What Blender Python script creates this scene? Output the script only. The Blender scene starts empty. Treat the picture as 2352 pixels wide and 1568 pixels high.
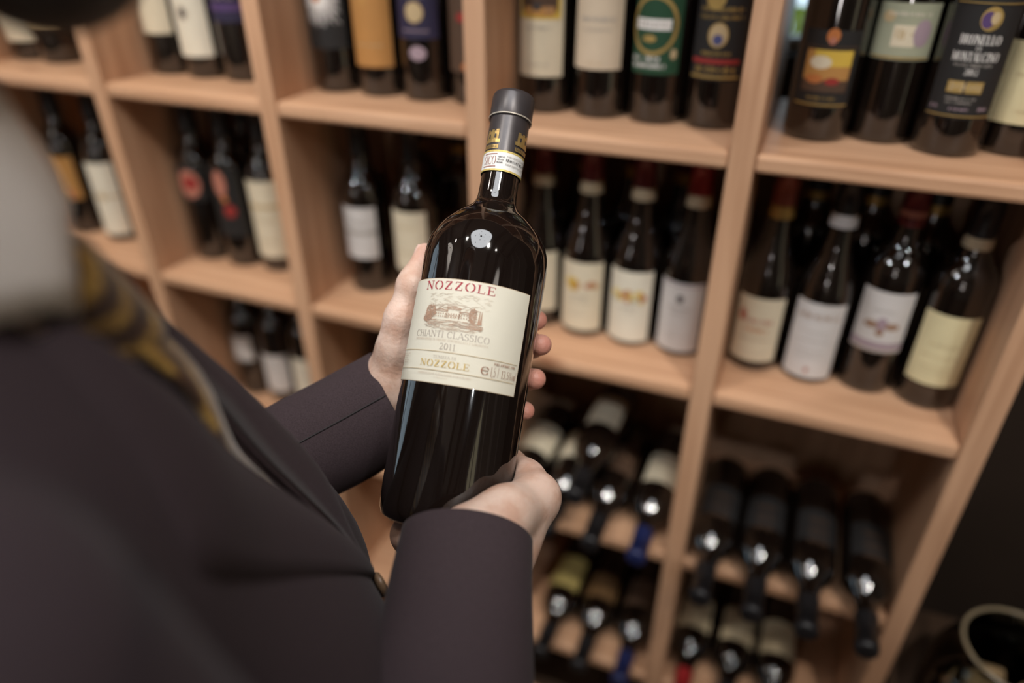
import bpy, math, random
import numpy as np
from mathutils import Matrix, Vector

random.seed(7)
rng = np.random.default_rng(7)
SC = bpy.context.scene
COL = SC.collection
R_ = math.radians

# ------------------------------------------------------------------ camera
CAM_POS = (1.0660, -0.8424, 1.5579)
CAM_F = Vector((-0.3232, 0.7853, -0.5280))
CAM_R = Vector((0.9253, 0.3793, -0.0021))
cam_data = bpy.data.cameras.new('camera')
cam = bpy.data.objects.new('camera', cam_data)
COL.objects.link(cam)
f_ = CAM_F.normalized()
r_ = (CAM_R - f_ * CAM_R.dot(f_)).normalized()
u_ = r_.cross(f_)
cam.matrix_world = Matrix(((r_.x, u_.x, -f_.x, CAM_POS[0]), (r_.y, u_.y, -f_.y, CAM_POS[1]), (r_.z, u_.z, -f_.z, CAM_POS[2]), (0, 0, 0, 1)))
cam_data.sensor_width = 36.0
cam_data.lens = 1631.4 / 2352 * 36
cam_data.clip_start = 0.01
cam_data.dof.use_dof = True
cam_data.dof.focus_distance = 0.578
cam_data.dof.aperture_fstop = 1.45
SC.camera = cam
cy = SC.cycles
cy.max_bounces = 5; cy.diffuse_bounces = 3; cy.glossy_bounces = 3; cy.transmission_bounces = 2; cy.transparent_max_bounces = 6
cy.use_light_tree = False; cy.caustics_reflective = False; cy.caustics_refractive = False

# ------------------------------------------------------------------ exposure, world, daylight
SC.view_settings.view_transform = 'Standard'
SC.view_settings.look = 'None'
SC.view_settings.gamma = 1.0
SC.view_settings.exposure = -1.05
SC.view_settings.use_curve_mapping = False
world = bpy.data.worlds.new('overcast_daylight')
SC.world = world
world.use_nodes = True
wb = world.node_tree.nodes['Background']
wb.inputs[0].default_value = (0.68, 0.84, 1.0, 1)
wb.inputs[1].default_value = 3.2
LAMP_POWER = 1.0

# ------------------------------------------------------------------ materials (all node based)
MATS = {}
def mat(name, col, rough=0.5, var=0.10, scale=40.0, bump=0.0, metal=0.0, spec=0.5, sss=0.0, stretch=None, sheen=0.0, bscale=None, coat=0.0, ior=1.5, detail=3.0):
    if name in MATS: return MATS[name]
    m = bpy.data.materials.new(name); m.use_nodes = True
    nt = m.node_tree; N = nt.nodes; L = nt.links
    b = N['Principled BSDF']
    tc = N.new('ShaderNodeTexCoord'); mp = N.new('ShaderNodeMapping')
    L.new(tc.outputs['Object'], mp.inputs[0])
    if stretch: mp.inputs['Scale'].default_value = stretch
    nz = N.new('ShaderNodeTexNoise'); nz.inputs['Scale'].default_value = scale; nz.inputs['Detail'].default_value = detail
    L.new(mp.outputs[0], nz.inputs['Vector'])
    rp = N.new('ShaderNodeValToRGB')
    rp.color_ramp.elements[0].position = 0.3; rp.color_ramp.elements[1].position = 0.7
    rp.color_ramp.elements[0].color = tuple(max(0, c * (1 - var)) for c in col) + (1,)
    rp.color_ramp.elements[1].color = tuple(min(1, c * (1 + var)) for c in col) + (1,)
    L.new(nz.outputs[0], rp.inputs[0]); L.new(rp.outputs[0], b.inputs['Base Color'])
    b.inputs['Roughness'].default_value = rough; b.inputs['Metallic'].default_value = metal
    b.inputs['Specular IOR Level'].default_value = spec; b.inputs['IOR'].default_value = ior
    if sss > 0:
        b.inputs['Subsurface Weight'].default_value = sss; b.inputs['Subsurface Radius'].default_value = (0.012, 0.005, 0.003); b.inputs['Subsurface Scale'].default_value = 0.4
    if sheen: b.inputs['Sheen Weight'].default_value = sheen; b.inputs['Sheen Roughness'].default_value = 0.4
    if coat: b.inputs['Coat Weight'].default_value = coat; b.inputs['Coat Roughness'].default_value = 0.08
    if bump > 0:
        bn = N.new('ShaderNodeBump'); bn.inputs['Strength'].default_value = 1.0; bn.inputs['Distance'].default_value = bump
        if bscale:
            n2 = N.new('ShaderNodeTexNoise'); n2.inputs['Scale'].default_value = bscale; n2.inputs['Detail'].default_value = 4; L.new(mp.outputs[0], n2.inputs['Vector']); L.new(n2.outputs[0], bn.inputs['Height'])
        else: L.new(nz.outputs[0], bn.inputs['Height'])
        L.new(bn.outputs[0], b.inputs['Normal'])
    MATS[name] = m
    return m

def wood_mat(name, axis, base=(0.62, 0.364, 0.220), dark=(0.47, 0.258, 0.146)):
    m = bpy.data.materials.new(name); m.use_nodes = True
    nt = m.node_tree; N = nt.nodes; L = nt.links; b = N['Principled BSDF']
    tc = N.new('ShaderNodeTexCoord'); mp = N.new('ShaderNodeMapping'); L.new(tc.outputs['Object'], mp.inputs[0])
    sc = [1.0, 1.0, 1.0]; sc[axis] = 0.06; mp.inputs['Scale'].default_value = sc
    oi = N.new('ShaderNodeObjectInfo'); ml = N.new('ShaderNodeMath'); ml.operation = 'MULTIPLY'; ml.inputs[1].default_value = 7.0
    L.new(oi.outputs['Random'], ml.inputs[0])
    cx = N.new('ShaderNodeCombineXYZ'); L.new(ml.outputs[0], cx.inputs[0]); L.new(ml.outputs[0], cx.inputs[1]); L.new(ml.outputs[0], cx.inputs[2]); L.new(cx.outputs[0], mp.inputs['Location'])
    nz = N.new('ShaderNodeTexNoise'); nz.inputs['Scale'].default_value = 55; nz.inputs['Detail'].default_value = 5; nz.inputs['Distortion'].default_value = 0.6; L.new(mp.outputs[0], nz.inputs['Vector'])
    rp = N.new('ShaderNodeValToRGB'); e = rp.color_ramp.elements
    e[0].position = 0.32; e[0].color = dark + (1,); e[1].position = 0.62; e[1].color = base + (1,)
    L.new(nz.outputs[0], rp.inputs[0])
    # knots with a shape of their own
    vo = N.new('ShaderNodeTexVoronoi'); vo.inputs['Scale'].default_value = 5.5
    mp2 = N.new('ShaderNodeMapping'); s2 = [1.0, 1.0, 1.0]; s2[axis] = 0.35; mp2.inputs['Scale'].default_value = s2; L.new(tc.outputs['Object'], mp2.inputs[0]); L.new(cx.outputs[0], mp2.inputs['Location'])
    L.new(mp2.outputs[0], vo.inputs['Vector'])
    kr = N.new('ShaderNodeValToRGB'); ke = kr.color_ramp.elements; ke[0].position = 0.02; ke[0].color = (0.32, 0.17, 0.10, 1); ke[1].position = 0.075; ke[1].color = (1, 1, 1, 1)
    L.new(vo.outputs['Distance'], kr.inputs[0])
    mx = N.new('ShaderNodeMix'); mx.data_type = 'RGBA'; mx.blend_type = 'MULTIPLY'; mx.inputs[0].default_value = 0.8
    L.new(rp.outputs[0], mx.inputs[6]); L.new(kr.outputs[0], mx.inputs[7]); L.new(mx.outputs[2], b.inputs['Base Color'])
    b.inputs['Roughness'].default_value = 0.5; b.inputs['Specular IOR Level'].default_value = 0.35
    bn = N.new('ShaderNodeBump'); bn.inputs['Distance'].default_value = 0.0006; L.new(nz.outputs[0], bn.inputs['Height']); L.new(bn.outputs[0], b.inputs['Normal'])
    MATS[name] = m
    return m

def thin_glass(name, tint=(0.95, 0.97, 0.96)):
    m = bpy.data.materials.new(name); m.use_nodes = True
    nt = m.node_tree; N = nt.nodes; L = nt.links
    for n in list(N):
        if n.type != 'OUTPUT_MATERIAL': N.remove(n)
    out = N['Material Output']
    tr = N.new('ShaderNodeBsdfTransparent'); gl = N.new('ShaderNodeBsdfGlossy'); gl.inputs['Roughness'].default_value = 0.03
    nz = N.new('ShaderNodeTexNoise'); nz.inputs['Scale'].default_value = 12
    rp = N.new('ShaderNodeValToRGB'); rp.color_ramp.elements[0].color = tuple(c * .95 for c in tint) + (1,); rp.color_ramp.elements[1].color = tint + (1,)
    L.new(nz.outputs[0], rp.inputs[0]); L.new(rp.outputs[0], tr.inputs[0])
    fr = N.new('ShaderNodeFresnel'); fr.inputs[0].default_value = 1.5
    mx = N.new('ShaderNodeMixShader'); L.new(fr.outputs[0], mx.inputs[0]); L.new(tr.outputs[0], mx.inputs[1]); L.new(gl.outputs[0], mx.inputs[2]); L.new(mx.outputs[0], out.inputs[0])
    MATS[name] = m
    return m

def emit_mat(name, col, strength, scale=30.0):
    m = bpy.data.materials.new(name); m.use_nodes = True
    nt = m.node_tree; N = nt.nodes; L = nt.links; b = N['Principled BSDF']
    nz = N.new('ShaderNodeTexNoise'); nz.inputs['Scale'].default_value = scale
    rp = N.new('ShaderNodeValToRGB'); rp.color_ramp.elements[0].color = tuple(c * .93 for c in col) + (1,); rp.color_ramp.elements[1].color = tuple(col) + (1,)
    L.new(nz.outputs[0], rp.inputs[0]); L.new(rp.outputs[0], b.inputs['Emission Color'])
    b.inputs['Base Color'].default_value = (.8, .8, .8, 1); b.inputs['Emission Strength'].default_value = strength
    MATS[name] = m
    return m

# ------------------------------------------------------------------ mesh helpers
def tag(o, label=None, cat=None, group=None, kind=None):
    if label: o['label'] = label
    if cat: o['category'] = cat
    if group: o['group'] = group
    if kind: o['kind'] = kind
    return o

def mesh_data(name, verts, faces, smooth=True, mats=(), midx=None):
    me = bpy.data.meshes.new(name)
    me.from_pydata([tuple(map(float, v)) for v in verts], [], [tuple(map(int, f)) for f in faces])
    if smooth: me.polygons.foreach_set('use_smooth', [True] * len(me.polygons))
    for m in mats: me.materials.append(m)
    if midx is not None: me.polygons.foreach_set('material_index', list(midx))
    me.update()
    return me

def link(name, me, parent=None):
    o = bpy.data.objects.new(name, me); COL.objects.link(o)
    if parent is not None: o.parent = parent
    return o

def obj(name, verts, faces, m, parent=None, smooth=True):
    return link(name, mesh_data(name, verts, faces, smooth, [m] if m else []), parent)

def empty(name, loc=(0, 0, 0)):
    o = bpy.data.objects.new(name, None); COL.objects.link(o); o.location = loc; o.empty_display_size = 0.05
    return o

def box_vf(x0, x1, y0, y1, z0, z1, bev=0.0):
    """box with chamfered edges (bev) as verts, faces"""
    if bev <= 0:
        v = [(x0, y0, z0), (x1, y0, z0), (x1, y1, z0), (x0, y1, z0), (x0, y0, z1), (x1, y0, z1), (x1, y1, z1), (x0, y1, z1)]
        return v, [(0, 3, 2, 1), (4, 5, 6, 7), (0, 1, 5, 4), (1, 2, 6, 5), (2, 3, 7, 6), (3, 0, 4, 7)]
    import bmesh
    bm = bmesh.new(); v, f = box_vf(x0, x1, y0, y1, z0, z1)
    bv = [bm.verts.new(p) for p in v]
    for q in f: bm.faces.new([bv[i] for i in q])
    bmesh.ops.bevel(bm, geom=bm.edges[:], offset=bev, segments=2, affect='EDGES', profile=0.5)
    bm.verts.ensure_lookup_table(); bm.verts.index_update()
    vv = [tuple(p.co) for p in bm.verts]; ff = [[p.index for p in q.verts] for q in bm.faces]
    bm.free()
    return vv, ff

def box(name, x0, x1, y0, y1, z0, z1, m, parent=None, bev=0.0):
    v, f = box_vf(x0, x1, y0, y1, z0, z1, bev)
    return obj(name, v, f, m, parent, smooth=False)

def lathe_vf(prof, n=40, cap_top=True, cap_bot=True):
    v, f = [], []
    k = len(prof)
    for i in range(n):
        a = 2 * math.pi * i / n; c, s = math.cos(a), math.sin(a)
        for (r, z) in prof: v.append((r * c, r * s, z))
    for i in range(n):
        j = (i + 1) % n
        for q in range(k - 1): f.append((i * k + q, j * k + q, j * k + q + 1, i * k + q + 1))
    if cap_bot: f.append([i * k for i in range(n)][::-1])
    if cap_top: f.append([i * k + k - 1 for i in range(n)])
    return v, f

def tube_vf(path, rad, n=8, closed=False):
    P = [Vector(p) for p in path]; v, f = [], []
    rr = rad if hasattr(rad, '__len__') else [rad] * len(P)
    up = None
    for i, p in enumerate(P):
        t = (P[min(i + 1, len(P) - 1)] - P[max(i - 1, 0)]) if not closed else (P[(i + 1) % len(P)] - P[i - 1])
        t.normalize()
        if up is None: up = t.orthogonal().normalized()
        up = (up - t * up.dot(t)).normalized(); s = t.cross(up)
        for k in range(n):
            a = 2 * math.pi * k / n; q = p + (up * math.cos(a) + s * math.sin(a)) * rr[i]; v.append(tuple(q))
    m = len(P)
    for i in range(m if closed else m - 1):
        i2 = (i + 1) % m
        for k in range(n):
            k2 = (k + 1) % n; f.append((i * n + k, i * n + k2, i2 * n + k2, i2 * n + k))
    if not closed: f.append(list(range(n))[::-1]); f.append([(m - 1) * n + k for k in range(n)])
    return v, f

def catmull(pts, per=8):
    P = np.array(pts, float); out = []
    Q = np.vstack([2 * P[0] - P[1], P, 2 * P[-1] - P[-2]])
    for i in range(1, len(Q) - 2):
        for t in np.linspace(0, 1, per, endpoint=False):
            a, b, c, d = Q[i - 1], Q[i], Q[i + 1], Q[i + 2]
            out.append(0.5 * ((2 * b) + (-a + c) * t + (2 * a - 5 * b + 4 * c - d) * t * t + (-a + 3 * b - 3 * c + d) * t ** 3))
    out.append(P[-1])
    return np.array(out)

# ------------------------------------------------------------------ implicit surfaces (surface nets) for flesh and cloth
def sd_cone(p, a, b, ra, rb):
    a = np.asarray(a, float); b = np.asarray(b, float); ba = b - a; L2 = max(ba @ ba, 1e-12)
    h = np.clip(((p - a) @ ba) / L2, 0, 1)
    return np.linalg.norm(p - a - h[..., None] * ba, axis=-1) - (ra + (rb - ra) * h)
def sd_ell(p, c, r):
    q = (p - np.asarray(c, float)); r = np.asarray(r, float)
    k0 = np.linalg.norm(q / r, axis=-1); k1 = np.linalg.norm(q / (r * r), axis=-1)
    return k0 * (k0 - 1) / np.maximum(k1, 1e-9)
def smin(a, b, k):
    h = np.maximum(k - np.abs(a - b), 0) / k
    return np.minimum(a, b) - h * h * k * 0.25
def smax(a, b, k): return -smin(-a, -b, k)

def surface_nets(fn, lo, hi, step):
    lo = np.asarray(lo, float); n = np.ceil((np.asarray(hi, float) - lo) / step).astype(int) + 1
    ax = [lo[i] + step * np.arange(n[i]) for i in range(3)]
    D = np.empty(tuple(n))
    for i in range(n[0]):
        g = np.stack(np.meshgrid(ax[0][i:i + 1], ax[1], ax[2], indexing='ij'), -1)
        D[i] = fn(g)[0]
    S = D < 0
    c = [S[i:n[0] - 1 + i, j:n[1] - 1 + j, k:n[2] - 1 + k] for i in (0, 1) for j in (0, 1) for k in (0, 1)]
    cnt = sum(x.astype(np.int8) for x in c); cells = np.argwhere((cnt > 0) & (cnt < 8))
    idx = -np.ones(tuple(n - 1), int); idx[tuple(cells.T)] = np.arange(len(cells))
    acc = np.zeros((len(cells), 3)); num = np.zeros(len(cells))
    offs = [(i, j, k) for i in (0, 1) for j in (0, 1) for k in (0, 1)]
    for a in range(8):
        for b in range(a + 1, 8):
            d = [offs[b][t] - offs[a][t] for t in range(3)]
            if sum(map(abs, d)) != 1: continue
            A = cells + offs[a]; B = cells + offs[b]
            va = D[tuple(A.T)]; vb = D[tuple(B.T)]; m = (va < 0) != (vb < 0)
            t = va[m] / (va[m] - vb[m])
            acc[m] += A[m] + t[:, None] * (B[m] - A[m]); num[m] += 1
    V = lo + step * acc / num[:, None]
    F = []
    for axis in range(3):
        u, w = (axis + 1) % 3, (axis + 2) % 3
        sl0 = [slice(None)] * 3; sl1 = [slice(None)] * 3
        sl0[axis] = slice(0, n[axis] - 1); sl1[axis] = slice(1, n[axis])
        s0 = S[tuple(sl0)]; s1 = S[tuple(sl1)]
        E = np.argwhere(s0 != s1)
        E = E[(E[:, u] > 0) & (E[:, w] > 0) & (E[:, u] < n[u] - 1) & (E[:, w] < n[w] - 1)]
        if not len(E): continue
        inside = s0[tuple(E.T)]
        du = np.zeros(3, int); du[u] = 1; dw = np.zeros(3, int); dw[w] = 1
        q = np.stack([idx[tuple((E - du - dw).T)], idx[tuple((E - dw).T)], idx[tuple(E.T)], idx[tuple((E - du).T)]], 1)
        q[~inside] = q[~inside][:, ::-1]
        F.append(q)
    return V, np.vstack(F)

def relax(V, F, it=3, lam=0.5):
    V = V.copy(); e = np.vstack([F[:, [0, 1]], F[:, [1, 2]], F[:, [2, 3]], F[:, [3, 0]]])
    for _ in range(it):
        acc = np.zeros_like(V); cnt = np.zeros(len(V))
        np.add.at(acc, e[:, 0], V[e[:, 1]]); np.add.at(acc, e[:, 1], V[e[:, 0]]); np.add.at(cnt, e[:, 0], 1); np.add.at(cnt, e[:, 1], 1)
        V += lam * (acc / np.maximum(cnt, 1)[:, None] - V)
    return V
# ------------------------------------------------------------------ the room
WX0, WX1, WY0, WY1, WZ1 = -2.4, 3.0, -2.9, 0.44, 2.72
plaster = mat('plaster', (0.26, 0.215, 0.17), 0.85, 0.05, 6, 0.0008, bscale=90)
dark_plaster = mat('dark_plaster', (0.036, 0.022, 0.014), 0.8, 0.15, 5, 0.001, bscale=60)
ceil_m = mat('ceiling_paint', (0.55, 0.51, 0.46), 0.9, 0.03, 4, 0.0006, bscale=120)
white_paint = mat('window_paint', (0.70, 0.69, 0.66), 0.45, 0.04, 20)
pane_m = thin_glass('window_pane_glass')

def structure(name, parts, m, bev=0.0):
    v, f = [], []
    for p in parts:
        a, b = box_vf(*p, bev); o = len(v); v += a; f += [[i + o for i in q] for q in b]
    return tag(obj(name, v, f, m, None, False), kind='structure')

# back wall behind the shelving, with a small window opening
WIN2 = (0.90, 1.30, 1.345, 1.60)
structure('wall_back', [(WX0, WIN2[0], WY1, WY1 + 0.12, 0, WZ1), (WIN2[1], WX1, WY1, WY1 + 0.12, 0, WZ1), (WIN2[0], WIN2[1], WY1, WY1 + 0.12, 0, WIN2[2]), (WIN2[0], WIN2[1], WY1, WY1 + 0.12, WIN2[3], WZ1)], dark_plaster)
WIN1 = (-1.25, 0.10, 0.75, 2.25)
structure('wall_left', [(WX0 - 0.12, WX0, WY0, WIN1[0], 0, WZ1), (WX0 - 0.12, WX0, WIN1[1], WY1 + .12, 0, WZ1), (WX0 - 0.12, WX0, WIN1[0], WIN1[1], 0, WIN1[2]), (WX0 - 0.12, WX0, WIN1[0], WIN1[1], WIN1[3], WZ1)], plaster)
STREAK_WIN = (-1.85, -1.15, 0.30, 2.35)
structure('wall_right', [(WX1, WX1 + 0.12, WY0, STREAK_WIN[0], 0, WZ1), (WX1, WX1 + 0.12, STREAK_WIN[1], WY1 + .12, 0, WZ1), (WX1, WX1 + 0.12, STREAK_WIN[0], STREAK_WIN[1], 0, STREAK_WIN[2]), (WX1, WX1 + 0.12, STREAK_WIN[0], STREAK_WIN[1], STREAK_WIN[3], WZ1)], plaster)
structure('wall_rear', [(WX0, WX1, WY0 - 0.12, WY0, 0, WZ1)], plaster)
structure('ceiling', [(WX0, WX1, WY0, WY1, WZ1, WZ1 + 0.1)], ceil_m)

# floor of dark boards
floor_wood = wood_mat('floor_oak', 0, (0.105, 0.064, 0.040), (0.060, 0.036, 0.023))
fl = structure('floor', [(WX0, WX1, WY0, WY1, -0.06, -0.018)], floor_wood)
me_board = mesh_data('floor_board', *box_vf(-0.898, 0.898, -0.0815, 0.0815, -0.018, 0.0, 0.002), False, [floor_wood])
for j in range(20):
    yy = WY0 + 0.0835 + j * 0.167
    for i in range(3):
        o = link('floor_board', me_board, fl); o.location = (WX0 + 0.9 + i * 1.8, yy, 0)

streak_post_m = mat('streak_post_paint', (.50, .44, .37), .6, .05, 12)  # pale unseen posts, added for vertical streaks reflected in the held bottle
n_t = 0
for xx_, w_ in ((-1.9, .10), (-1.2, .05), (-.45, .16), (.15, .05), (.95, .12), (1.6, .06), (2.3, .14)):
    n_t += 1; structure('streak_trim_%d' % n_t, [(xx_, xx_ + w_, WY0, WY0 + .05, 0, WZ1)], streak_post_m, .004)
for yy_, w_ in ((-2.6, .12), (-2.15, .05), (-.95, .07), (-.55, .14), (-.1, .05)):
    n_t += 1; structure('streak_trim_%d' % n_t, [(WX1 - .05, WX1, yy_, yy_ + w_, 0, WZ1)], streak_post_m, .004)

streak_beam_m = wood_mat('streak_beam', 1, (0.075, 0.045, 0.028), (0.045, 0.027, 0.017))  # unseen ceiling beams, added to break up the bottle's reflections into streaks
for xx_ in (-1.75, -1.05, 0.0, 1.42, 1.95, 2.60):
    n_t += 1; structure('streak_trim_%d' % n_t, [(xx_, xx_ + .11, WY0 + .06, -.94, WZ1 - .12, WZ1), (xx_, xx_ + .11, -.82, WY1, WZ1 - .12, WZ1)], streak_beam_m, .006)

def window(name, frame_boxes, pane_box, pm=None):
    w = tag(empty(name, (0, 0, 0)), kind='structure')
    v, f = [], []
    for p in frame_boxes:
        a, b = box_vf(*p, 0.004); o = len(v); v += a; f += [[i + o for i in q] for q in b]
    obj('window_frame', v, f, white_paint, w, False)
    v, f = box_vf(*pane_box); obj('pane', v, f, pm or pane_m, w, False)
    return w
y0, y1, z0, z1 = WIN1
xx = WX0 - 0.07
window('window_1', [(xx, xx + .05, y0, y0 + .06, z0, z1), (xx, xx + .05, y1 - .06, y1, z0, z1), (xx, xx + .05, y0 + .06, y1 - .06, z0, z0 + .06), (xx, xx + .05, y0 + .06, y1 - .06, z1 - .06, z1), (xx, xx + .05, (y0 + y1) / 2 - .03, (y0 + y1) / 2 + .03, z0 + .06, z1 - .06)], (xx + .02, xx + .026, y0 + .05, y1 - .05, z0 + .05, z1 - .05))
y0, y1, z0, z1 = STREAK_WIN
xx = WX1 + 0.03
window('added_window_3', [(xx, xx + .05, y0, y0 + .09, z0, z1), (xx, xx + .05, y1 - .09, y1, z0, z1), (xx, xx + .05, y0 + .09, y1 - .09, z0, z0 + .1), (xx, xx + .05, y0 + .09, y1 - .09, z1 - .1, z1), (xx, xx + .05, (y0 + y1) / 2 - .02, (y0 + y1) / 2 + .02, z0 + .1, z1 - .1)], (xx + .02, xx + .026, y0 + .06, y1 - .06, z0 + .06, z1 - .06), thin_glass('streak_pane_glass', (1.0, .84, .62)))  # window added for a tall streak in the bottle; pane tint warms it
x0, x1, z0, z1 = WIN2
yy = WY1 + 0.05
window('window_2', [(x0, x0 + .03, yy, yy + .04, z0, z1), (x1 - .03, x1, yy, yy + .04, z0, z1), (x0 + .03, x1 - .03, yy, yy + .04, z0, z0 + .02), (x0 + .03, x1 - .03, yy, yy + .04, z1 - .03, z1)], (x0 + .02, x1 - .02, yy + .015, yy + .02, z0 + .01, z1 - .02))
# leafy shrub outside that window
leaf_m = mat('shrub_leaf', (0.46, 0.56, 0.07), 0.5, 0.3, 30)
sh = tag(empty('shrub', (1.08, 0.75, 0)), 'bright green leafy shrub outside the small window behind the shelves', 'shrub')
lv, lf = [], []
for i in range(260):
    c = Vector((random.uniform(-.22, .26), random.uniform(-.10, .14), random.uniform(0.95, 1.368))); a = random.uniform(0, 6.28); t = random.uniform(-.6, .6)
    d = Vector((math.cos(a), math.sin(a) * .5, t)).normalized(); s = d.cross(Vector((0, 1, .3))).normalized(); L = random.uniform(.022, .04)
    o = len(lv); up = d.cross(s) * .004
    lv += [tuple(c - d * L), tuple(c + s * L * .45 + up), tuple(c + d * L), tuple(c - s * L * .45 + up), tuple(c + up * 2)]
    lf += [(o, o + 1, o + 4), (o + 1, o + 2, o + 4), (o + 2, o + 3, o + 4), (o + 3, o, o + 4)]
tag(obj('leaves', lv, lf, leaf_m, sh), kind='stuff')
v, f = tube_vf([(0, 0, 0), (.01, .02, .5), (-.01, .02, 1.0), (0.0, .02, 1.3)], [.018, .015, .011, .006], 8)
obj('stem', v, f, mat('shrub_bark', (.10, .065, .04), .8), sh)

# ------------------------------------------------------------------ ceiling lamps
lamp_white = mat('lamp_metal', (0.55, 0.55, 0.55), 0.35, 0.04, 20)
lamp_dark = mat('lamp_stud', (0.02, 0.02, 0.02), 0.4)
def pendant(loc, label, col, strength, rad):
    t = tag(empty('ceiling_lamp', loc), label, 'lamp', 'round pendant lamps under the ceiling')
    v, f = lathe_vf([(rad * 1.04, 0.0), (rad * 1.05, .01), (rad * 1.03, .045), (rad * .5, .07), (.03, .075)], 48, True, False); obj('shade', v, f, lamp_white, t)
    v, f = lathe_vf([(0.001, 0.002), (rad * .5, 0.0022), (rad, .004)], 48, False, False); obj('diffuser', v, [q[::-1] for q in f], emit_mat('lamp_light', col, strength), t)
    v, f = tube_vf([(0, 0, .07), (0, 0, WZ1 - loc[2])], .006, 8); obj('rod', v, f, lamp_white, t)
    v, f = lathe_vf([(.02, -.012), (.034, -.006), (.034, .003)], 20); obj('hub', v, f, lamp_dark, t)
    me = mesh_data('stud', *lathe_vf([(.008, -.006), (.012, -.003), (.012, .004)], 10), True, [lamp_dark])
    for k in range(9):
        o = link('stud', me, t); a = k * 2.4; q = rad * (.28 + .07 * k); o.location = (q * math.cos(a) * .95, q * math.sin(a) * .95, 0)
pendant((0.84, -0.66, 2.46), 'round white pendant lamp directly above the held bottle', (0.95, 0.97, 1.0), 16.0 * LAMP_POWER, 0.36)
pendant((2.15, -1.25, 2.46), 'round white pendant lamp near the right wall', (1.0, 0.90, 0.80), 6.0 * LAMP_POWER, 0.25)
pendant((-0.75, -1.05, 2.46), 'round white pendant lamp nearest the left window', (1.0, 0.90, 0.80), 7.0 * LAMP_POWER, 0.25)

bulb_m = emit_mat('added_globe_bulb', (1.0, .93, .90), 110.0)  # globe lamps behind the camera, added for small reflections in the bottles
def globe(loc, label):
    t = tag(empty('added_wall_lamp', loc), label, 'lamp', 'added small globe lamps on the rear wall')
    v, f = lathe_vf([(.055 * math.sin(R_(a)), -.055 * math.cos(R_(a))) for a in (2, 20, 40, 60, 80, 100, 120, 140, 160)], 24); obj('globe', v, f, bulb_m, t)
    v, f = lathe_vf([(.022, .050), (.022, .085), (.010, .095)], 20); obj('socket', v, f, lamp_dark, t)
    v, f = tube_vf([(0, 0, .09), (0, -.03, .11), (0, WY0 - loc[1], .11)], .006, 8); obj('arm', v, f, lamp_dark, t)
    v, f = box_vf(-.03, .03, WY0 - loc[1], WY0 - loc[1] + .012, .06, .16, .003); obj('wall_plate', v, f, lamp_dark, t, False)
globe((-0.72, -2.62, 1.78), 'added upper globe lamp on the left of the rear wall')
globe((-0.72, -2.62, 1.18), 'added lower globe lamp on the left of the rear wall')
globe((0.80, -2.62, 1.78), 'added upper globe lamp on the right of the rear wall')
globe((0.80, -2.62, 1.18), 'added lower globe lamp on the right of the rear wall')

TRY = -0.88
# track spotlights aimed at the shelves
spot_black = mat('spot_housing', (.02, .02, .021), .4, .1, 30)
spot_lens = emit_mat('spot_lens', (1.0, .90, .80), 160.0)
rail = tag(empty('light_track', (0.6, TRY, WZ1)), 'black ceiling track carrying the spotlights', 'track')
v, f = box_vf(-1.9, 1.9, -.018, .018, -.028, 0, .003); obj('rail', v, f, spot_black, rail, False)
v, f = box_vf(-1.93, -1.9, -.022, .022, -.032, 0, .003); obj('end_cap', v, f, spot_black, rail, False)
v, f = box_vf(1.9, 1.93, -.022, .022, -.032, 0, .003); obj('end_cap', v, f, spot_black, rail, False)
def spotlight(x, tx, label, watts, aim=None, size=58, ty=None, col=(1.0, .94, .86)):
    ty, zc = (TRY, WZ1 - .028) if ty is None else (ty, WZ1)
    t = tag(empty('track_spotlight' if zc < WZ1 else 'added_ceiling_spotlight', (x, ty, zc)), label, 'spotlight', 'black adjustable spotlights under the ceiling')
    v, f = box_vf(-.03, .03, -.016, .016, -.02, 0, .003); obj('adapter', v, f, spot_black, t, False)
    v, f = tube_vf([(0, 0, -.018), (0, 0, -.10)], .007, 8); obj('stem', v, f, spot_black, t)
    d = (Vector(aim or (tx, 0.05, 1.02)) - Vector((x, ty, zc - .11))).normalized(); q = d.to_track_quat('-Z', 'Y')
    v, f = lathe_vf([(.030, -.085), (.047, -.085), (.047, .02), (.040, .045), (.012, .05)], 28, True, False); c = obj('housing', v, f, spot_black, t); c.location = (0, 0, -.110); c.rotation_mode = 'QUATERNION'; c.rotation_quaternion = q
    v, f = lathe_vf([(.001, -.0835), (.031, -.0835)], 24, False, False); obj('lens', v, [k[::-1] for k in f], spot_lens, c)
    ld = bpy.data.lights.new('spot_beam', 'SPOT'); ld.energy = watts; ld.spot_size = R_(size); ld.spot_blend = 1.0; ld.shadow_soft_size = .035; ld.color = col
    lo = bpy.data.objects.new('spot_beam', ld); COL.objects.link(lo); lo.parent = c; lo.location = (0, 0, -.088)
for x, tx, lb in ((-.95, -.75, 'leftmost black track spotlight'), (-.30, -.15, 'second black track spotlight from the left'), (.34, .38, 'third black track spotlight from the left'), (.98, .92, 'third black track spotlight from the right'), (1.62, 1.40, 'second black track spotlight from the right')):
    spotlight(x, tx, lb, 104.0 * LAMP_POWER)
spotlight(2.25, 0, 'added black ceiling spotlight near the right wall, turned to the shelves', 92.0 * LAMP_POWER, (1.05, .05, 1.12), 33, -1.70, (.90, .94, 1.0))  # this and the next spot are added for highlights on the shelf bottles
spotlight(-.55, 0, 'added black ceiling spotlight in the left half, turned to the shelves', 92.0 * LAMP_POWER, (.80, .05, 1.12), 33, -1.70, (.90, .94, 1.0))
spotlight(1.26, 0, 'added black track spotlight turned towards the held bottle', 62.0 * LAMP_POWER, (.855, -.37, 1.24), 34)  # added to brighten hands and label, narrow enough to miss the near shoulder

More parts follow.
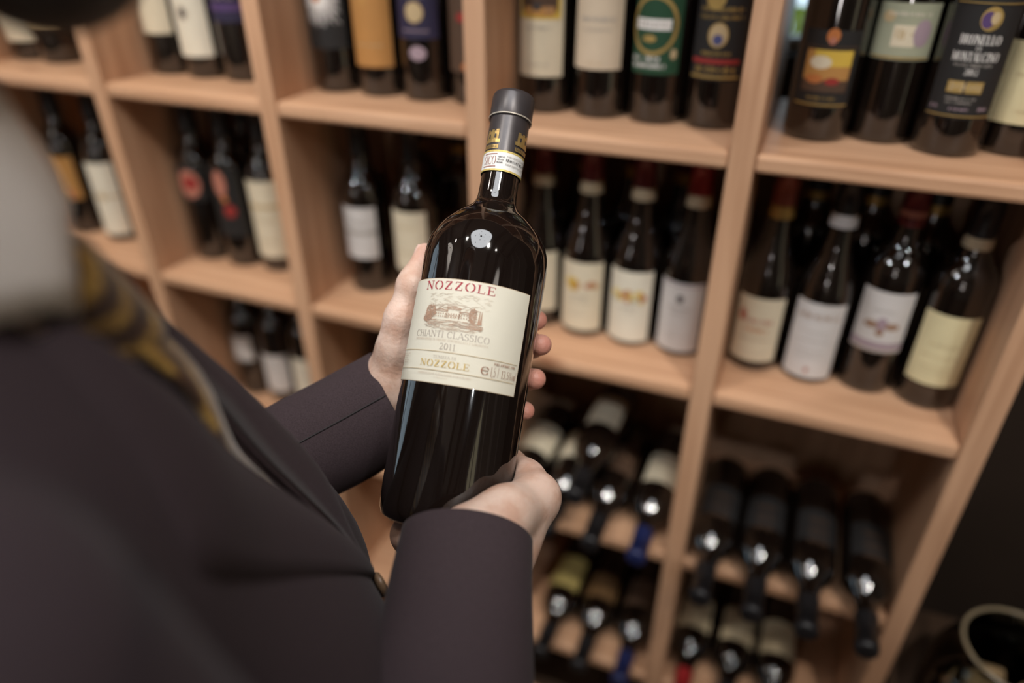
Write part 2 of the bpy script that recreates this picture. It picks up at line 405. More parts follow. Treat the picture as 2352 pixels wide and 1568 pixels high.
# ------------------------------------------------------------------ the wooden wine shelving
PITCH, UT, ST, DEPTH = 0.335, 0.030, 0.0222, 0.30
Z1 = 1.30
wood_x = wood_mat('larch_lengthwise', 0)
wood_z = wood_mat('larch_upright', 2)
rack = tag(empty('wine_shelving', (0.335, 0, 0)), 'tall open larch wood shelving with square cells full of wine bottles', 'shelving')
X_UP = [k * PITCH for k in range(-3, 5)]
Z_SH = [Z1 + k * PITCH for k in range(-3, 3)]
Z_TOP = Z1 + 2 * PITCH + ST / 2
OX = -0.335
v, f = box_vf(-UT / 2, UT / 2, 0, DEPTH, 0.0, Z_TOP, 0.003)
me_up = mesh_data('upright', v, f, False, [wood_z])
for x in X_UP:
    o = link('upright', me_up, rack); o.location = (x + OX, 0, 0)
v, f = box_vf(-(PITCH - UT) / 2, (PITCH - UT) / 2, 0.0015, DEPTH - .002, -ST / 2, ST / 2, 0.0055)
me_sh = mesh_data('shelf_board', v, f, False, [wood_x])
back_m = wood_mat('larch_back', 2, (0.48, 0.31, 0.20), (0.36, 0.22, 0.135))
v, f = box_vf(-(PITCH - UT) / 2, (PITCH - UT) / 2, DEPTH - .012, DEPTH - .004, ST / 2, PITCH - ST / 2)
me_bk = mesh_data('back_panel', v, f, False, [back_m])
for k in range(7):
    xc = (X_UP[k] + X_UP[k + 1]) / 2 + OX
    for z in Z_SH:
        o = link('shelf_board', me_sh, rack); o.location = (xc, 0, z)
        if z < Z_SH[-1] and not (k == 6 and abs(z - Z1) < .01):
            o = link('back_panel', me_bk, rack); o.location = (xc, 0, z)
    box('plinth', xc - (PITCH - UT) / 2, xc + (PITCH - UT) / 2, .03, .05, 0.0, .06, wood_x, rack)
# ------------------------------------------------------------------ printing on curved labels
def arc(cx, cy, rx, ry, a0, a1, n=12):
    return [(cx + rx * math.cos(R_(a0 + (a1 - a0) * i / n)), cy + ry * math.sin(R_(a0 + (a1 - a0) * i / n))) for i in range(n + 1)]
# glyph: width, strokes [(points, weight or None for automatic)], serif spots
FONT = {
 'A': (.80, [([(.04, 0), (.40, 1)], .06), ([(.40, 1), (.76, 0)], .15), ([(.17, .34), (.62, .34)], .05)], [(.04, 0), (.76, 0)]),
 'B': (.68, [([(.12, 0), (.12, 1)], .15), ([(.12, .97)] + arc(.36, .75, .22, .22, 90, -90) + [(.12, .53)], None), ([(.12, .53)] + arc(.36, .27, .26, .26, 90, -90) + [(.12, .03)], None)], [(.08, 0), (.08, 1)]),
 'C': (.78, [(arc(.42, .5, .36, .49, 50, 310, 20), None), ([(.70, .98), (.70, .70)], .04), ([(.70, .02), (.70, .26)], .04)], []),
 'D': (.80, [([(.12, 0), (.12, 1)], .15), ([(.12, .97)] + arc(.34, .5, .40, .47, 90, -90, 16) + [(.12, .03)], None)], [(.08, 0), (.08, 1)]),
 'E': (.68, [([(.12, 0), (.12, 1)], .15), ([(.12, .97), (.62, .97)], .05), ([(.12, .51), (.46, .51)], .05), ([(.12, .03), (.62, .03)], .05), ([(.60, .97), (.60, .76)], .06), ([(.62, .03), (.62, .26)], .06), ([(.45, .40), (.45, .62)], .05)], [(.08, 0), (.08, 1)]),
 'F': (.64, [([(.12, 0), (.12, 1)], .15), ([(.12, .97), (.60, .97)], .05), ([(.12, .51), (.46, .51)], .05), ([(.58, .97), (.58, .76)], .06)], [(.12, 0), (.08, 1)]),
 'G': (.84, [(arc(.42, .5, .36, .49, 50, 320, 20), None), ([(.70, .42), (.70, .04)], .13), ([(.70, .98), (.70, .70)], .04)], [(.70, .42)]),
 'H': (.84, [([(.14, 0), (.14, 1)], .15), ([(.70, 0), (.70, 1)], .15), ([(.14, .52), (.70, .52)], .05)], [(.14, 0), (.14, 1), (.70, 0), (.70, 1)]),
 'I': (.32, [([(.16, 0), (.16, 1)], .15)], [(.16, 0), (.16, 1)]),
 'L': (.66, [([(.14, 0), (.14, 1)], .15), ([(.14, .03), (.60, .03)], .05), ([(.60, .03), (.60, .28)], .06)], [(.10, 0), (.14, 1)]),
 'M': (.96, [([(.12, 0), (.12, 1)], .06), ([(.12, 1), (.48, .08)], .15), ([(.48, .08), (.84, 1)], .05), ([(.84, 0), (.84, 1)], .15)], [(.12, 0), (.84, 0), (.08, 1), (.88, 1)]),
 'N': (.86, [([(.13, 0), (.13, 1)], .06), ([(.13, 1), (.73, 0)], .17), ([(.73, 0), (.73, 1)], .06)], [(.13, 0), (.08, 1), (.73, 1)]),
 'O': (.84, [(arc(.42, .5, .36, .49, 100, 260, 16), None), (arc(.42, .5, .36, .49, 80, -80, 16), None)], []),
 'R': (.78, [([(.12, 0), (.12, 1)], .15), ([(.12, .97)] + arc(.36, .74, .23, .23, 90, -90) + [(.12, .51)], None), ([(.36, .5), (.72, 0)], .14)], [(.12, 0), (.08, 1), (.72, 0)]),
 'S': (.62, [(arc(.31, .75, .23, .23, 30, 270, 14) + arc(.31, .26, .25, .25, 90, -150, 14), None), ([(.53, .98), (.53, .74)], .04), ([(.07, .02), (.07, .28)], .04)], []),
 'T': (.72, [([(.36, 0), (.36, 1)], .15), ([(.04, .97), (.68, .97)], .05), ([(.05, .97), (.05, .74)], .05), ([(.67, .97), (.67, .74)], .05)], [(.36, 0)]),
 'U': (.82, [([(.14, 1), (.14, .35)] + arc(.42, .33, .28, .31, 180, 360, 12) + [(.70, 1)], None)], [(.14, 1), (.70, 1)]),
 'V': (.80, [([(.05, 1), (.40, 0)], .15), ([(.40, 0), (.75, 1)], .05)], [(.05, 1), (.75, 1)]),
 'Z': (.74, [([(.10, .97), (.66, .97)], .06), ([(.60, .97), (.12, .03)], .17), ([(.08, .03), (.66, .03)], .06), ([(.10, .97), (.10, .74)], .06), ([(.66, .03), (.66, .28)], .06)], []),
 '0': (.62, [(arc(.31, .5, .24, .49, 90, 450, 24), None)], []),
 '1': (.42, [([(.22, 0), (.22, 1)], .13), ([(.22, .98), (.06, .84)], .05)], [(.22, 0)]),
 '2': (.60, [(arc(.29, .73, .22, .25, 160, -30, 12) + [(.08, .04)], .08), ([(.08, .04), (.54, .04)], .10), ([(.54, .04), (.54, .2)], .05)], []),
 '3': (.58, [(arc(.27, .76, .21, .22, 150, -90, 12), .09), (arc(.27, .27, .24, .26, 90, -150, 12), .10)], []),
 '5': (.58, [([(.50, .97), (.14, .97), (.11, .56)], .07), (arc(.27, .32, .24, .30, 110, -150, 14), .10)], []),
 'e': (.90, [(arc(.44, .45, .38, .44, 25, 330, 20), None), ([(.10, .47), (.78, .47)], .09)], []),
 'l': (.26, [([(.13, 0), (.18, 1.05)], .08)], []),
 'v': (.50, [([(.03, .62), (.24, 0)], .10), ([(.24, 0), (.46, .62)], .05)], []),
 'o': (.50, [(arc(.25, .31, .19, .31, 0, 360, 16), None)], []),
 '%': (.80, [([(.12, 0), (.66, 1)], .05), (arc(.20, .78, .14, .2, 0, 360, 10), .06), (arc(.58, .22, .14, .2, 0, 360, 10), .06)], []),
 ',': (.24, [([(.13, .10), (.07, -.14)], .09)], []), '.': (.22, [([(.08, .05), (.16, .05)], .10)], []), '/': (.40, [([(.04, 0), (.34, 1)], .05)], []), ' ': (.36, [], []),
}
class Print:
    """flat print laid on a cylinder of radius r (label faces local -y)"""
    def __init__(s, r, a0=0.0): s.r, s.a0, s.v, s.f, s.mi, s.mats, s.lay = r, a0, [], [], [], [], 0
    def m(s, m):
        if m not in s.mats: s.mats.append(m)
        return s.mats.index(m)
    def q(s, pts, m):
        o = len(s.v); r = s.r + 0.00006 * s.lay
        for (x, z) in pts:
            a = s.a0 + x / s.r; s.v.append((r * math.sin(a), -r * math.cos(a), z))
        s.f.append(tuple(range(o, o + len(pts)))); s.mi.append(s.m(m))
    def rect(s, x0, x1, z0, z1, m):
        s.lay += 1; n = max(1, int((x1 - x0) / .004))
        for i in range(n):
            a, b = x0 + (x1 - x0) * i / n, x0 + (x1 - x0) * (i + 1) / n; s.q([(a, z0), (b, z0), (b, z1), (a, z1)], m)
    def ell(s, cx, cz, rx, rz, m, n=16):
        s.lay += 1
        for i in range(n):
            a, b = -math.cos(math.pi * i / n), -math.cos(math.pi * (i + 1) / n); ha, hb = math.sqrt(max(0, 1 - a * a)), math.sqrt(max(0, 1 - b * b))
            s.q([(cx + rx * a, cz - rz * ha), (cx + rx * b, cz - rz * hb), (cx + rx * b, cz + rz * hb), (cx + rx * a, cz + rz * ha)], m)
    def ring(s, cx, cz, rx, rz, w, m, a0=0, a1=360, n=36):
        s.lay += 1
        for i in range(n):
            t0, t1 = R_(a0 + (a1 - a0) * i / n), R_(a0 + (a1 - a0) * (i + 1) / n)
            s.q([(cx + rx * math.cos(t0), cz + rz * math.sin(t0)), (cx + rx * math.cos(t1), cz + rz * math.sin(t1)), (cx + (rx - w) * math.cos(t1), cz + (rz - w) * math.sin(t1)), (cx + (rx - w) * math.cos(t0), cz + (rz - w) * math.sin(t0))], m)
    def stroke(s, pts, w, m):
        """constant width polyline"""
        for (a, b), (c, d) in zip(pts[:-1], pts[1:]):
            dx, dz = c - a, d - b; L = math.hypot(dx, dz) or 1e-9; n = max(1, int(L / .004)); px, pz = -dz / L * w / 2, dx / L * w / 2
            for i in range(n):
                t0, t1 = i / n, (i + 1) / n; p, q = (a + dx * t0, b + dz * t0), (a + dx * t1, b + dz * t1)
                s.q([(p[0] - px, p[1] - pz), (q[0] - px, q[1] - pz), (q[0] + px, q[1] + pz), (p[0] + px, p[1] + pz)], m)
    def text(s, txt, x0, x1, z0, z1, m, bold=1.0, gap=.10, serif=True):
        s.lay += 1
        tot = sum(FONT[c][0] + gap for c in txt) - gap; H = z1 - z0; sx = (x1 - x0) / tot; x = 0
        for c in txt:
            w, st, se = FONT[c]
            for pts, wt in st:
                for (a, b), (c2, d) in zip(pts[:-1], pts[1:]):
                    if wt is None:
                        L = math.hypot(c2 - a, d - b) or 1e-9; k = abs(d - b) / L; ww = .05 + .11 * k ** 1.5
                    else: ww = wt
                    ww *= bold
                    P0, P1 = ((x + a) * sx + x0, b * H + z0), ((x + c2) * sx + x0, d * H + z0)
                    s.stroke([P0, P1], ww * min(sx * 1.15, H * .95), m)
            if serif:
                for (a, b) in se:
                    zz = z0 + (.025 if b < .5 else .975) * H; s.stroke([(x0 + (x + a - .15) * sx, zz), (x0 + (x + a + .15) * sx, zz)], .05 * H, m)
            x += w + gap
    def ticks(s, x0, x1, z0, z1, m, seed=0, dens=1.0):
        """a line of print too small to read"""
        s.lay += 1; rr = random.Random(seed); x = x0; H = z1 - z0
        while x < x1:
            w = H * rr.uniform(.10, .22); 
            if rr.random() < .86: s.q([(x, z0 + H * rr.choice((0, 0, .25))), (x + w, z0), (x + w, z1), (x, z1 - H * rr.choice((0, .3, .0)))], m)
            if rr.random() < .5: s.q([(x, z0 + H * .45), (x + H * .4, z0 + H * .45), (x + H * .4, z0 + H * .62), (x, z0 + H * .62)], m)
            x += H * rr.uniform(.30, .5) / dens
    def build(s, name, parent):
        if not s.f: return None
        return link(name, mesh_data(name, s.v, s.f, True, s.mats, s.mi), parent)

def patch_vf(r, z0, z1, s0, s1, a0=0.0, n=None, round_=0.0):
    n = n or max(6, int((s1 - s0) / .004)); v, f = [], []
    rows = [z0, z0 + (z1 - z0) * .5, z1]
    for i in range(n + 1):
        a = a0 + (s0 + (s1 - s0) * i / n) / r
        for z in rows: v.append((r * math.sin(a), -r * math.cos(a), z))
    for i in range(n):
        for k in range(2): f.append((i * 3 + k, (i + 1) * 3 + k, (i + 1) * 3 + k + 1, i * 3 + k + 1))
    return v, f

# ------------------------------------------------------------------ wine bottles
def smooth_prof(pts, per=5):
    q = catmull([(r, z) for r, z in pts], per); return [(max(.0005, float(a)), float(b)) for a, b in q]
PROFS = {
 # straight sided, round shouldered
 'bordeaux': dict(r=.0372, neck=.0145, cap0=.238, top=.300, p=[(.020, .006), (.031, .0005), (.0355, .0022), (.0372, .008)] + [(.0372, .04), (.0372, .12), (.0372, .166)] + smooth_prof([(.0372, .168), (.0364, .178), (.0335, .189), (.0275, .200), (.0205, .210), (.0163, .222), (.0147, .240)], 3) + [(.0143, .285), (.0158, .2855), (.0158, .293), (.0148, .294), (.0148, .298)]),
 # sloping shoulders
 'burgundy': dict(r=.0378, neck=.0148, cap0=.236, top=.298, p=[(.020, .006), (.032, .0005), (.0362, .0022), (.0378, .008)] + [(.0378, .04), (.0378, .10), (.0378, .126)] + smooth_prof([(.0378, .128), (.0371, .139), (.0347, .151), (.0302, .164), (.0247, .180), (.0200, .198), (.0168, .220), (.0150, .244)], 4) + [(.0146, .284), (.0162, .2845), (.0162, .291), (.0150, .292), (.0150, .296)]),
 'tall': dict(r=.0365, neck=.0145, cap0=.250, top=.318, p=[(.020, .006), (.030, .0005), (.0345, .0022), (.0362, .008)] + [(.0364, .04), (.0370, .12), (.0374, .200)] + smooth_prof([(.0374, .202), (.0362, .216), (.0308, .230), (.0215, .240), (.0160, .250), (.0146, .264)], 3) + [(.0143, .302), (.0158, .3025), (.0158, .310), (.0148, .311), (.0148, .316)]),
}
glass = {
 'brown': mat('wine_glass_brown', (0.0060, 0.0038, 0.0028), 0.035, 0.2, 20, spec=0.85, coat=0.6),
 'green': mat('wine_glass_green', (0.0060, 0.0075, 0.0045), 0.035, 0.2, 20, spec=0.85, coat=0.6),
}
GM, CM = {}, {}
def glass_mesh(kind, gcol):
    k = (kind, gcol)
    if k not in GM: GM[k] = mesh_data('bottle_glass', *lathe_vf(PROFS[kind]['p'], 44), True, [glass[gcol]])
    return GM[k]
def foil(name, col, rough=0.38, metal=0.15): return mat('foil_' + name, col, rough, 0.10, 60, metal=metal)
FO = dict(black=foil('black', (.012, .011, .012)), red=foil('red', (.30, .018, .020)), darkred=foil('dark_red', (.13, .012, .014)), navy=foil('navy', (.012, .018, .075)), cream=foil('cream', (.55, .45, .30)), gold=foil('gold', (.45, .28, .08), .35, .6), brick=foil('brick', (.24, .050, .030)))
def capsule_mesh(kind, c):
    k = (kind, c)
    if k not in CM:
        P = PROFS[kind]; n = P['neck'] + .0007; z0, z1 = P['cap0'], P['top']
        CM[k] = mesh_data('capsule', *lathe_vf([(n + .0012, z0), (n + .0006, z0 + .010), (n, z0 + .02), (n, z1 - .016), (n + .0014, z1 - .0155), (n + .0014, z1 - .006), (n + .0004, z1 - .002), (n - .002, z1), (.004, z1 + .0002)], 28, True, False), True, [FO[c]])
    return CM[k]

PA = {}
def paper(name, col, rough=0.7, var=0.05):
    if name not in PA: PA[name] = mat('paper_' + name, col, rough, var, 25, 0.00008, bscale=400)
    return PA[name]
cream = paper('cream', (.66, .58, .43)); ivory = paper('ivory', (.70, .65, .53)); greyw = paper('grey_white', (.60, .57, .55)); palegold = paper('pale_yellow', (.68, .60, .36)); tan_ = paper('tan', (.48, .36, .20))
copper = paper('copper', (.42, .20, .055)); navy = paper('navy', (.018, .014, .045)); green = paper('green', (.008, .050, .020)); blackp = paper('black', (.010, .009, .009)); sage = paper('sage', (.33, .34, .24)); brownp = paper('brown', (.075, .040, .022)); amber = paper('amber', (.44, .22, .06)); redp = paper('red', (.28, .022, .018)); rose = paper('rose', (.42, .16, .11))
ink = paper('ink', (.05, .04, .04)); gold = mat('gold_print', (.50, .34, .11), .4, .12, 80, metal=.5); white = paper('white', (.75, .72, .68)); mauve = paper('mauve', (.34, .25, .29)); sepia = paper('sepia', (.30, .17, .10)); greyi = paper('grey_ink', (.35, .32, .29)); blue = paper('blue', (.06, .07, .19)); yellow = paper('yellow', (.62, .42, .06)); rust = paper('rust', (.45, .15, .04)); purple = paper('purple', (.08, .04, .14))

def bottle(kind, loc, label, group, gcol='brown', cap='black', band=None, lab=None, art=None, rz=0.0, lying=False, tilt=0.0):
    """lab = (z0, z1, half width, paper) or a list of such; art(Print) draws on it"""
    P = PROFS[kind]
    b = tag(link('wine_bottle', glass_mesh(kind, gcol)), label, 'bottle', group)
    c = link('capsule', capsule_mesh(kind, cap), b)
    if band:
        bm_, z0, z1 = band; v, f = lathe_vf([(P['neck'] + .0026, z0), (P['neck'] + .0016, z1)], 28, False, False); obj('neck_band', v, f, bm_, b)
    if lab:
        L = None
        for q in (lab if isinstance(lab, list) else [lab]):
            z0, z1, hw, pm = q; rr = P['r'] + .0004
            if kind == 'tall': rr = .0376
            v, f = patch_vf(rr, z0, z1, -hw, hw); o = obj('label', v, f, pm, b); L = L or o
        if art:
            pr = Print(rr + .0002); art(pr); q = pr.build('label_print', L); q and tag(q, kind='stuff')
    if lying: b.matrix_world = Matrix.Translation(loc) @ Matrix.Rotation(math.pi / 2 + tilt, 4, 'X') @ Matrix.Rotation(math.pi + rz, 4, 'Z')
    else: b.location = loc; b.rotation_euler = (0, 0, rz)
    return b
T1, T2, T3, T4 = Z1 + ST / 2, Z1 - PITCH + ST / 2, Z1 - 2 * PITCH + ST / 2, Z1 - 3 * PITCH + ST / 2
def lines(p, x0, x1, zs, h, m, seed=1):
    for i, z in enumerate(zs): p.ticks(x0 + .002 * (i % 2), x1 - .003 * (i % 3), z, z + h, m, seed + i)

# ---- upper row, cell by cell
G1 = 'bottles standing on the upper shelf'
def a_star(p):
    rr = random.Random(3)
    for i in range(74):
        a = R_(i * 360 / 74 + rr.uniform(-2, 2)); l0, l1 = .008, rr.uniform(.024, .044); c, s_ = math.cos(a), math.sin(a)
        if abs(l1 * c) > .030: l1 = .030 / abs(c)
        p.stroke([(l0 * c, .128 + l0 * s_), (l1 * c, .128 + l1 * s_)], .0012, greyw)
    p.ell(0, .128, .012, .012, white); p.ell(-.004, .131, .007, .007, rust)
def a_picture(p):
    p.rect(-.030, .030, .118, .150, yellow); p.rect(-.026, .026, .126, .150, brownp); p.rect(-.020, .022, .121, .132, amber); p.rect(-.008, .004, .128, .137, ink); p.rect(.010, .018, .124, .133, sepia)
    p.ticks(-.018, .018, .106, .109, greyi, 4); p.ticks(-.015, .015, .062, .0645, greyi, 5)
def a_plain(p): p.ticks(-.012, .010, .068, .071, tan_, 8); p.ticks(-.022, .022, .118, .124, greyi, 9); p.ticks(-.018, .018, .108, .1105, greyi, 10)
def a_green(p):
    p.ring(-.004, .118, .031, .034, .0045, gold); p.rect(-.028, .018, .113, .125, white); p.ticks(-.026, .016, .115, .123, greyi, 11); p.ell(-.008, .103, .009, .004, gold)
    p.ticks(-.030, .006, .077, .083, white, 12); p.ticks(-.030, .014, .069, .0745, white, 13); p.ell(.024, .086, .004, .006, tan_)
def a_crest(p):
    p.ell(-.008, .150, .012, .012, gold); p.ticks(-.026, .026, .136, .1415, gold, 14); p.ticks(-.026, .026, .128, .1325, gold, 15); p.ell(0, .111, .011, .013, tan_); p.ell(0, .106, .006, .006, blue); p.ring(0, .111, .012, .014, .0016, gold)
    p.ticks(-.018, .018, .088, .093, gold, 16); p.rect(-.030, .030, .079, .0845, redp); p.ticks(-.024, .024, .068, .0765, gold, 17); p.rect(-.031, .031, .0625, .0655, gold)
def a_painting(p):
    p.rect(-.026, .026, .058, .103, amber); p.rect(-.016, .026, .086, .103, yellow); p.ell(-.008, .090, .012, .007, cream); p.rect(-.026, .026, .058, .071, brownp); p.ell(-.012, .072, .010, .005, rust); p.ell(.008, .070, .008, .004, redp)
    p.ell(0, .118, .007, .008, rust); p.ell(0, .113, .004, .004, rose); p.ticks(-.016, .016, .0495, .053, gold, 18); p.rect(-.031, .031, .043, .0448, gold); p.rect(-.031, .031, .106, .1072, brownp)
def a_sage(p):
    p.rect(-.012, .012, .108, .130, cream); p.ticks(-.009, .009, .115, .126, tan_, 19); p.ell(.018, .122, .009, .014, mauve); p.ell(-.020, .138, .007, .006, tan_); p.ticks(-.020, .022, .139, .143, ivory, 20); p.rect(-.032, .032, .0955, .0975, gold)
def a_black(p):
    p.ell(.004, .143, .010, .0115, gold); p.ell(.001, .142, .006, .008, purple); p.ell(.007, .144, .004, .006, tan_)
    p.text('BRUNELLO', -.019, .019, .1185, .1275, white, 1.15); p.text('DI', -.002, .003, .1130, .1165, white); p.text('MONTALCINO', -.022, .022, .1020, .1110, white, 1.15); p.ticks(-.018, .018, .0965, .0995, greyi, 21)
    p.text('2012', -.006, .007, .0885, .0945, white); p.rect(-.018, -.002, .0700, .0820, gold); p.rect(.000, .016, .0700, .0820, gold); p.ticks(-.015, .013, .0715, .0805, tan_, 22)
    p.ticks(-.017, .012, .0630, .0655, greyi, 23); p.ticks(-.015, .010, .0590, .0612, greyi, 24); p.ticks(-.011, .008, .0515, .0550, mauve, 25); p.ticks(-.030, -.022, .0520, .0565, mauve, 26); p.ticks(.018, .027, .0520, .0560, mauve, 27)
    p.rect(-.033, .033, .0455, .0468, gold); p.rect(-.033, .033, .1570, .1580, gold)
def a_navy(p): p.ell(0, .118, .0125, .0125, tan_); p.ring(0, .118, .0135, .0135, .001, gold); p.rect(-.020, .020, .094, .0955, mauve); p.ticks(-.014, .014, .136, .141, mauve, 28); p.ell(.002, .066, .0125, .0095, mauve)
def a_redgold(p):
    for i in range(7): p.ell(random.uniform(-.02, .02), .09 + .012 * i, .009, .006, redp)
    p.ell(.006, .064, .006, .008, gold); p.ell(.002, .052, .010, .006, rust)
Y1 = .118
for X, kind, label, cap, lab, art, rz in [
    (-.2815, 'bordeaux', 'bottle with a cream label below the bearded chin, leftmost on the upper shelf', 'black', (.034, .135, .034, cream), None, 12),
    (-.2050, 'bordeaux', 'bottle with a short tan label, second from the left on the upper shelf', 'darkred', (.062, .140, .034, tan_), None, 12),
    (.0540, 'bordeaux', 'bottle with a short cream label, left of the bottle with a dark emblem', 'black', (.064, .160, .031, cream), None, 10),
    (.1300, 'bordeaux', 'bottle with a long ivory label bearing one dark emblem', 'darkred', (.034, .165, .033, ivory), lambda p: (p.ell(-.004, .098, .006, .008, ink), p.ring(-.004, .098, .009, .011, .0008, sepia)), 10),
    (.2060, 'bordeaux', 'dark bottle with a navy and violet label, tight against an upright', 'navy', (.088, .160, .033, navy), lambda p: (p.rect(-.033, .033, .104, .114, purple), p.ticks(-.02, .02, .120, .126, mauve, 40)), 8),
    (.3885, 'bordeaux', 'black bottle printed with a large white starburst around an orange centre', 'black', (.062, .172, .036, blackp), a_star, 6),
    (.4650, 'bordeaux', 'bottle with a tall copper-orange label', 'gold', (.042, .165, .034, copper), lambda p: (p.ell(-.006, .150, .016, .012, yellow), p.ell(-.006, .128, .010, .006, amber), p.ticks(-.02, .02, .07, .073, tan_, 41)), 6),
    (.5410, 'bordeaux', 'dark bottle with a navy label, a round cream seal and a mauve oval', 'navy', [(.084, .160, .034, navy)], a_navy, 6),
    (.6165, 'bordeaux', 'dark bottle with red and gold blotches, half hidden by an upright', 'black', (.044, .160, .034, brownp), a_redgold, 4),
    (.7235, 'bordeaux', 'bottle with a gold-edged cream label under a small dark landscape picture', 'gold', (.048, .162, .0345, cream), a_picture, 0),
    (.8010, 'bordeaux', 'bottle with a wide plain beige label and one tiny gold mark', 'cream', (.062, .168, .0350, paper('beige', (.60, .49, .36))), a_plain, 0),
    (.8770, 'bordeaux', 'bottle with a dark green label, gold ring and white banner', 'black', (.062, .168, .0330, green), a_green, -2),
    (.9505, 'bordeaux', 'black-labelled bottle with a gold crest and gold bands', 'black', (.060, .168, .0330, blackp), a_crest, -2),
    (1.0760, 'bordeaux', 'dark bottle with a fiery orange and yellow painting on its label', 'darkred', (.041, .124, .0335, blackp), a_painting, -2),
    (1.1480, 'bordeaux', 'bottle with a pale sage green label high on its dark body', 'black', (.094, .152, .0345, sage), a_sage, -4),
    (1.2175, 'bordeaux', 'black-labelled bottle with white capital lettering and a gold seal', 'black', (.043, .162, .0345, blackp), a_black, -4),
    (1.2866, 'bordeaux', 'bottle with a plain yellow label, rightmost on the upper shelf', 'gold', (.036, .120, .0345, palegold), lambda p: (p.ticks(-.02, .02, .085, .089, tan_, 42), p.ticks(-.012, .012, .048, .051, tan_, 43)), -6),
]:
    bottle(kind, (X, {1.0760: .112, 1.1480: .132, 1.2175: .104, 1.2866: .132}.get(X, Y1 + random.uniform(-.004, .004)), T1), label, G1, cap=cap, lab=lab, art=art, rz=R_(rz))

# ---- middle row
G2 = 'bottles standing on the middle shelf'
def a_flower(p):
    for i in range(9): p.ell(-.022 + .0055 * i, .088 + .004 * math.sin(i * 2.1), .006, .0055, [yellow, palegold, yellow, rose, amber][i % 5])
    for i in range(5): p.ell(-.020 + .010 * i, .079 + .002 * (i % 2), .004, .003, [sage, yellow, rose][i % 3])
    p.ticks(-.014, .014, .066, .0695, greyi, 50); p.ticks(-.010, .010, .060, .062, greyi, 51)
def a_flower2(p):
    for i in range(5): p.ell(-.017 + .003 * i, .090 + .004 * math.cos(i * 2.0), .0055, .0075, [yellow, amber, yellow][i % 3])
    for i in range(4): p.ell(.012 + .004 * i, .090 + .003 * math.sin(i), .004, .005, [rose, amber][i % 2])
    p.ticks(-.014, .014, .070, .0735, greyi, 52); p.ticks(-.018, .018, .062, .064, greyi, 53); p.ticks(-.012, .012, .040, .042, greyi, 54)
def a_emblem(p): p.ell(0, .097, .005, .006, ink); p.ticks(-.018, .018, .080, .084, greyi, 55); p.ticks(-.014, .014, .072, .0745, greyi, 56); p.ticks(-.016, .016, .035, .037, greyi, 57); p.rect(-.033, .033, .117, .119, mauve)
def a_script(p): p.ticks(-.016, .020, .078, .086, rose, 58); p.ticks(-.020, .014, .064, .072, rust, 59); p.ticks(-.022, .022, .052, .055, sepia, 60); p.ell(-.022, .088, .006, .010, rose); p.ticks(-.02, .02, .030, .032, greyi, 61)
def a_heading(p): p.ticks(-.026, .026, .102, .111, sepia, 62); p.ticks(-.020, .020, .082, .0845, greyi, 63); p.ticks(-.022, .022, .068, .0705, greyi, 64); p.ticks(-.018, .018, .052, .054, greyi, 65); p.ticks(-.018, .018, .044, .046, greyi, 66); p.ell(0, .023, .003, .004, rose)
def a_arms(p): p.ell(0, .110, .007, .010, mauve); p.ell(-.013, .108, .009, .005, sepia); p.ell(.013, .108, .009, .005, sepia); p.ell(0, .098, .005, .005, sepia); p.ticks(-.014, .014, .128, .131, greyi, 67); p.rect(-.034, .034, .074, .083, mauve); p.rect(-.034, .034, .0695, .0708, sepia)
def a_yellow(p): p.ticks(-.016, .018, .096, .103, palegold, 68); p.ticks(-.018, .016, .098, .1005, tan_, 69); p.ticks(-.022, .022, .082, .084, tan_, 70); p.ticks(-.020, .020, .066, .068, tan_, 71); p.ticks(-.018, .018, .058, .060, tan_, 72)
Y2 = .112
cb = (FO['cream'], .226, .243)
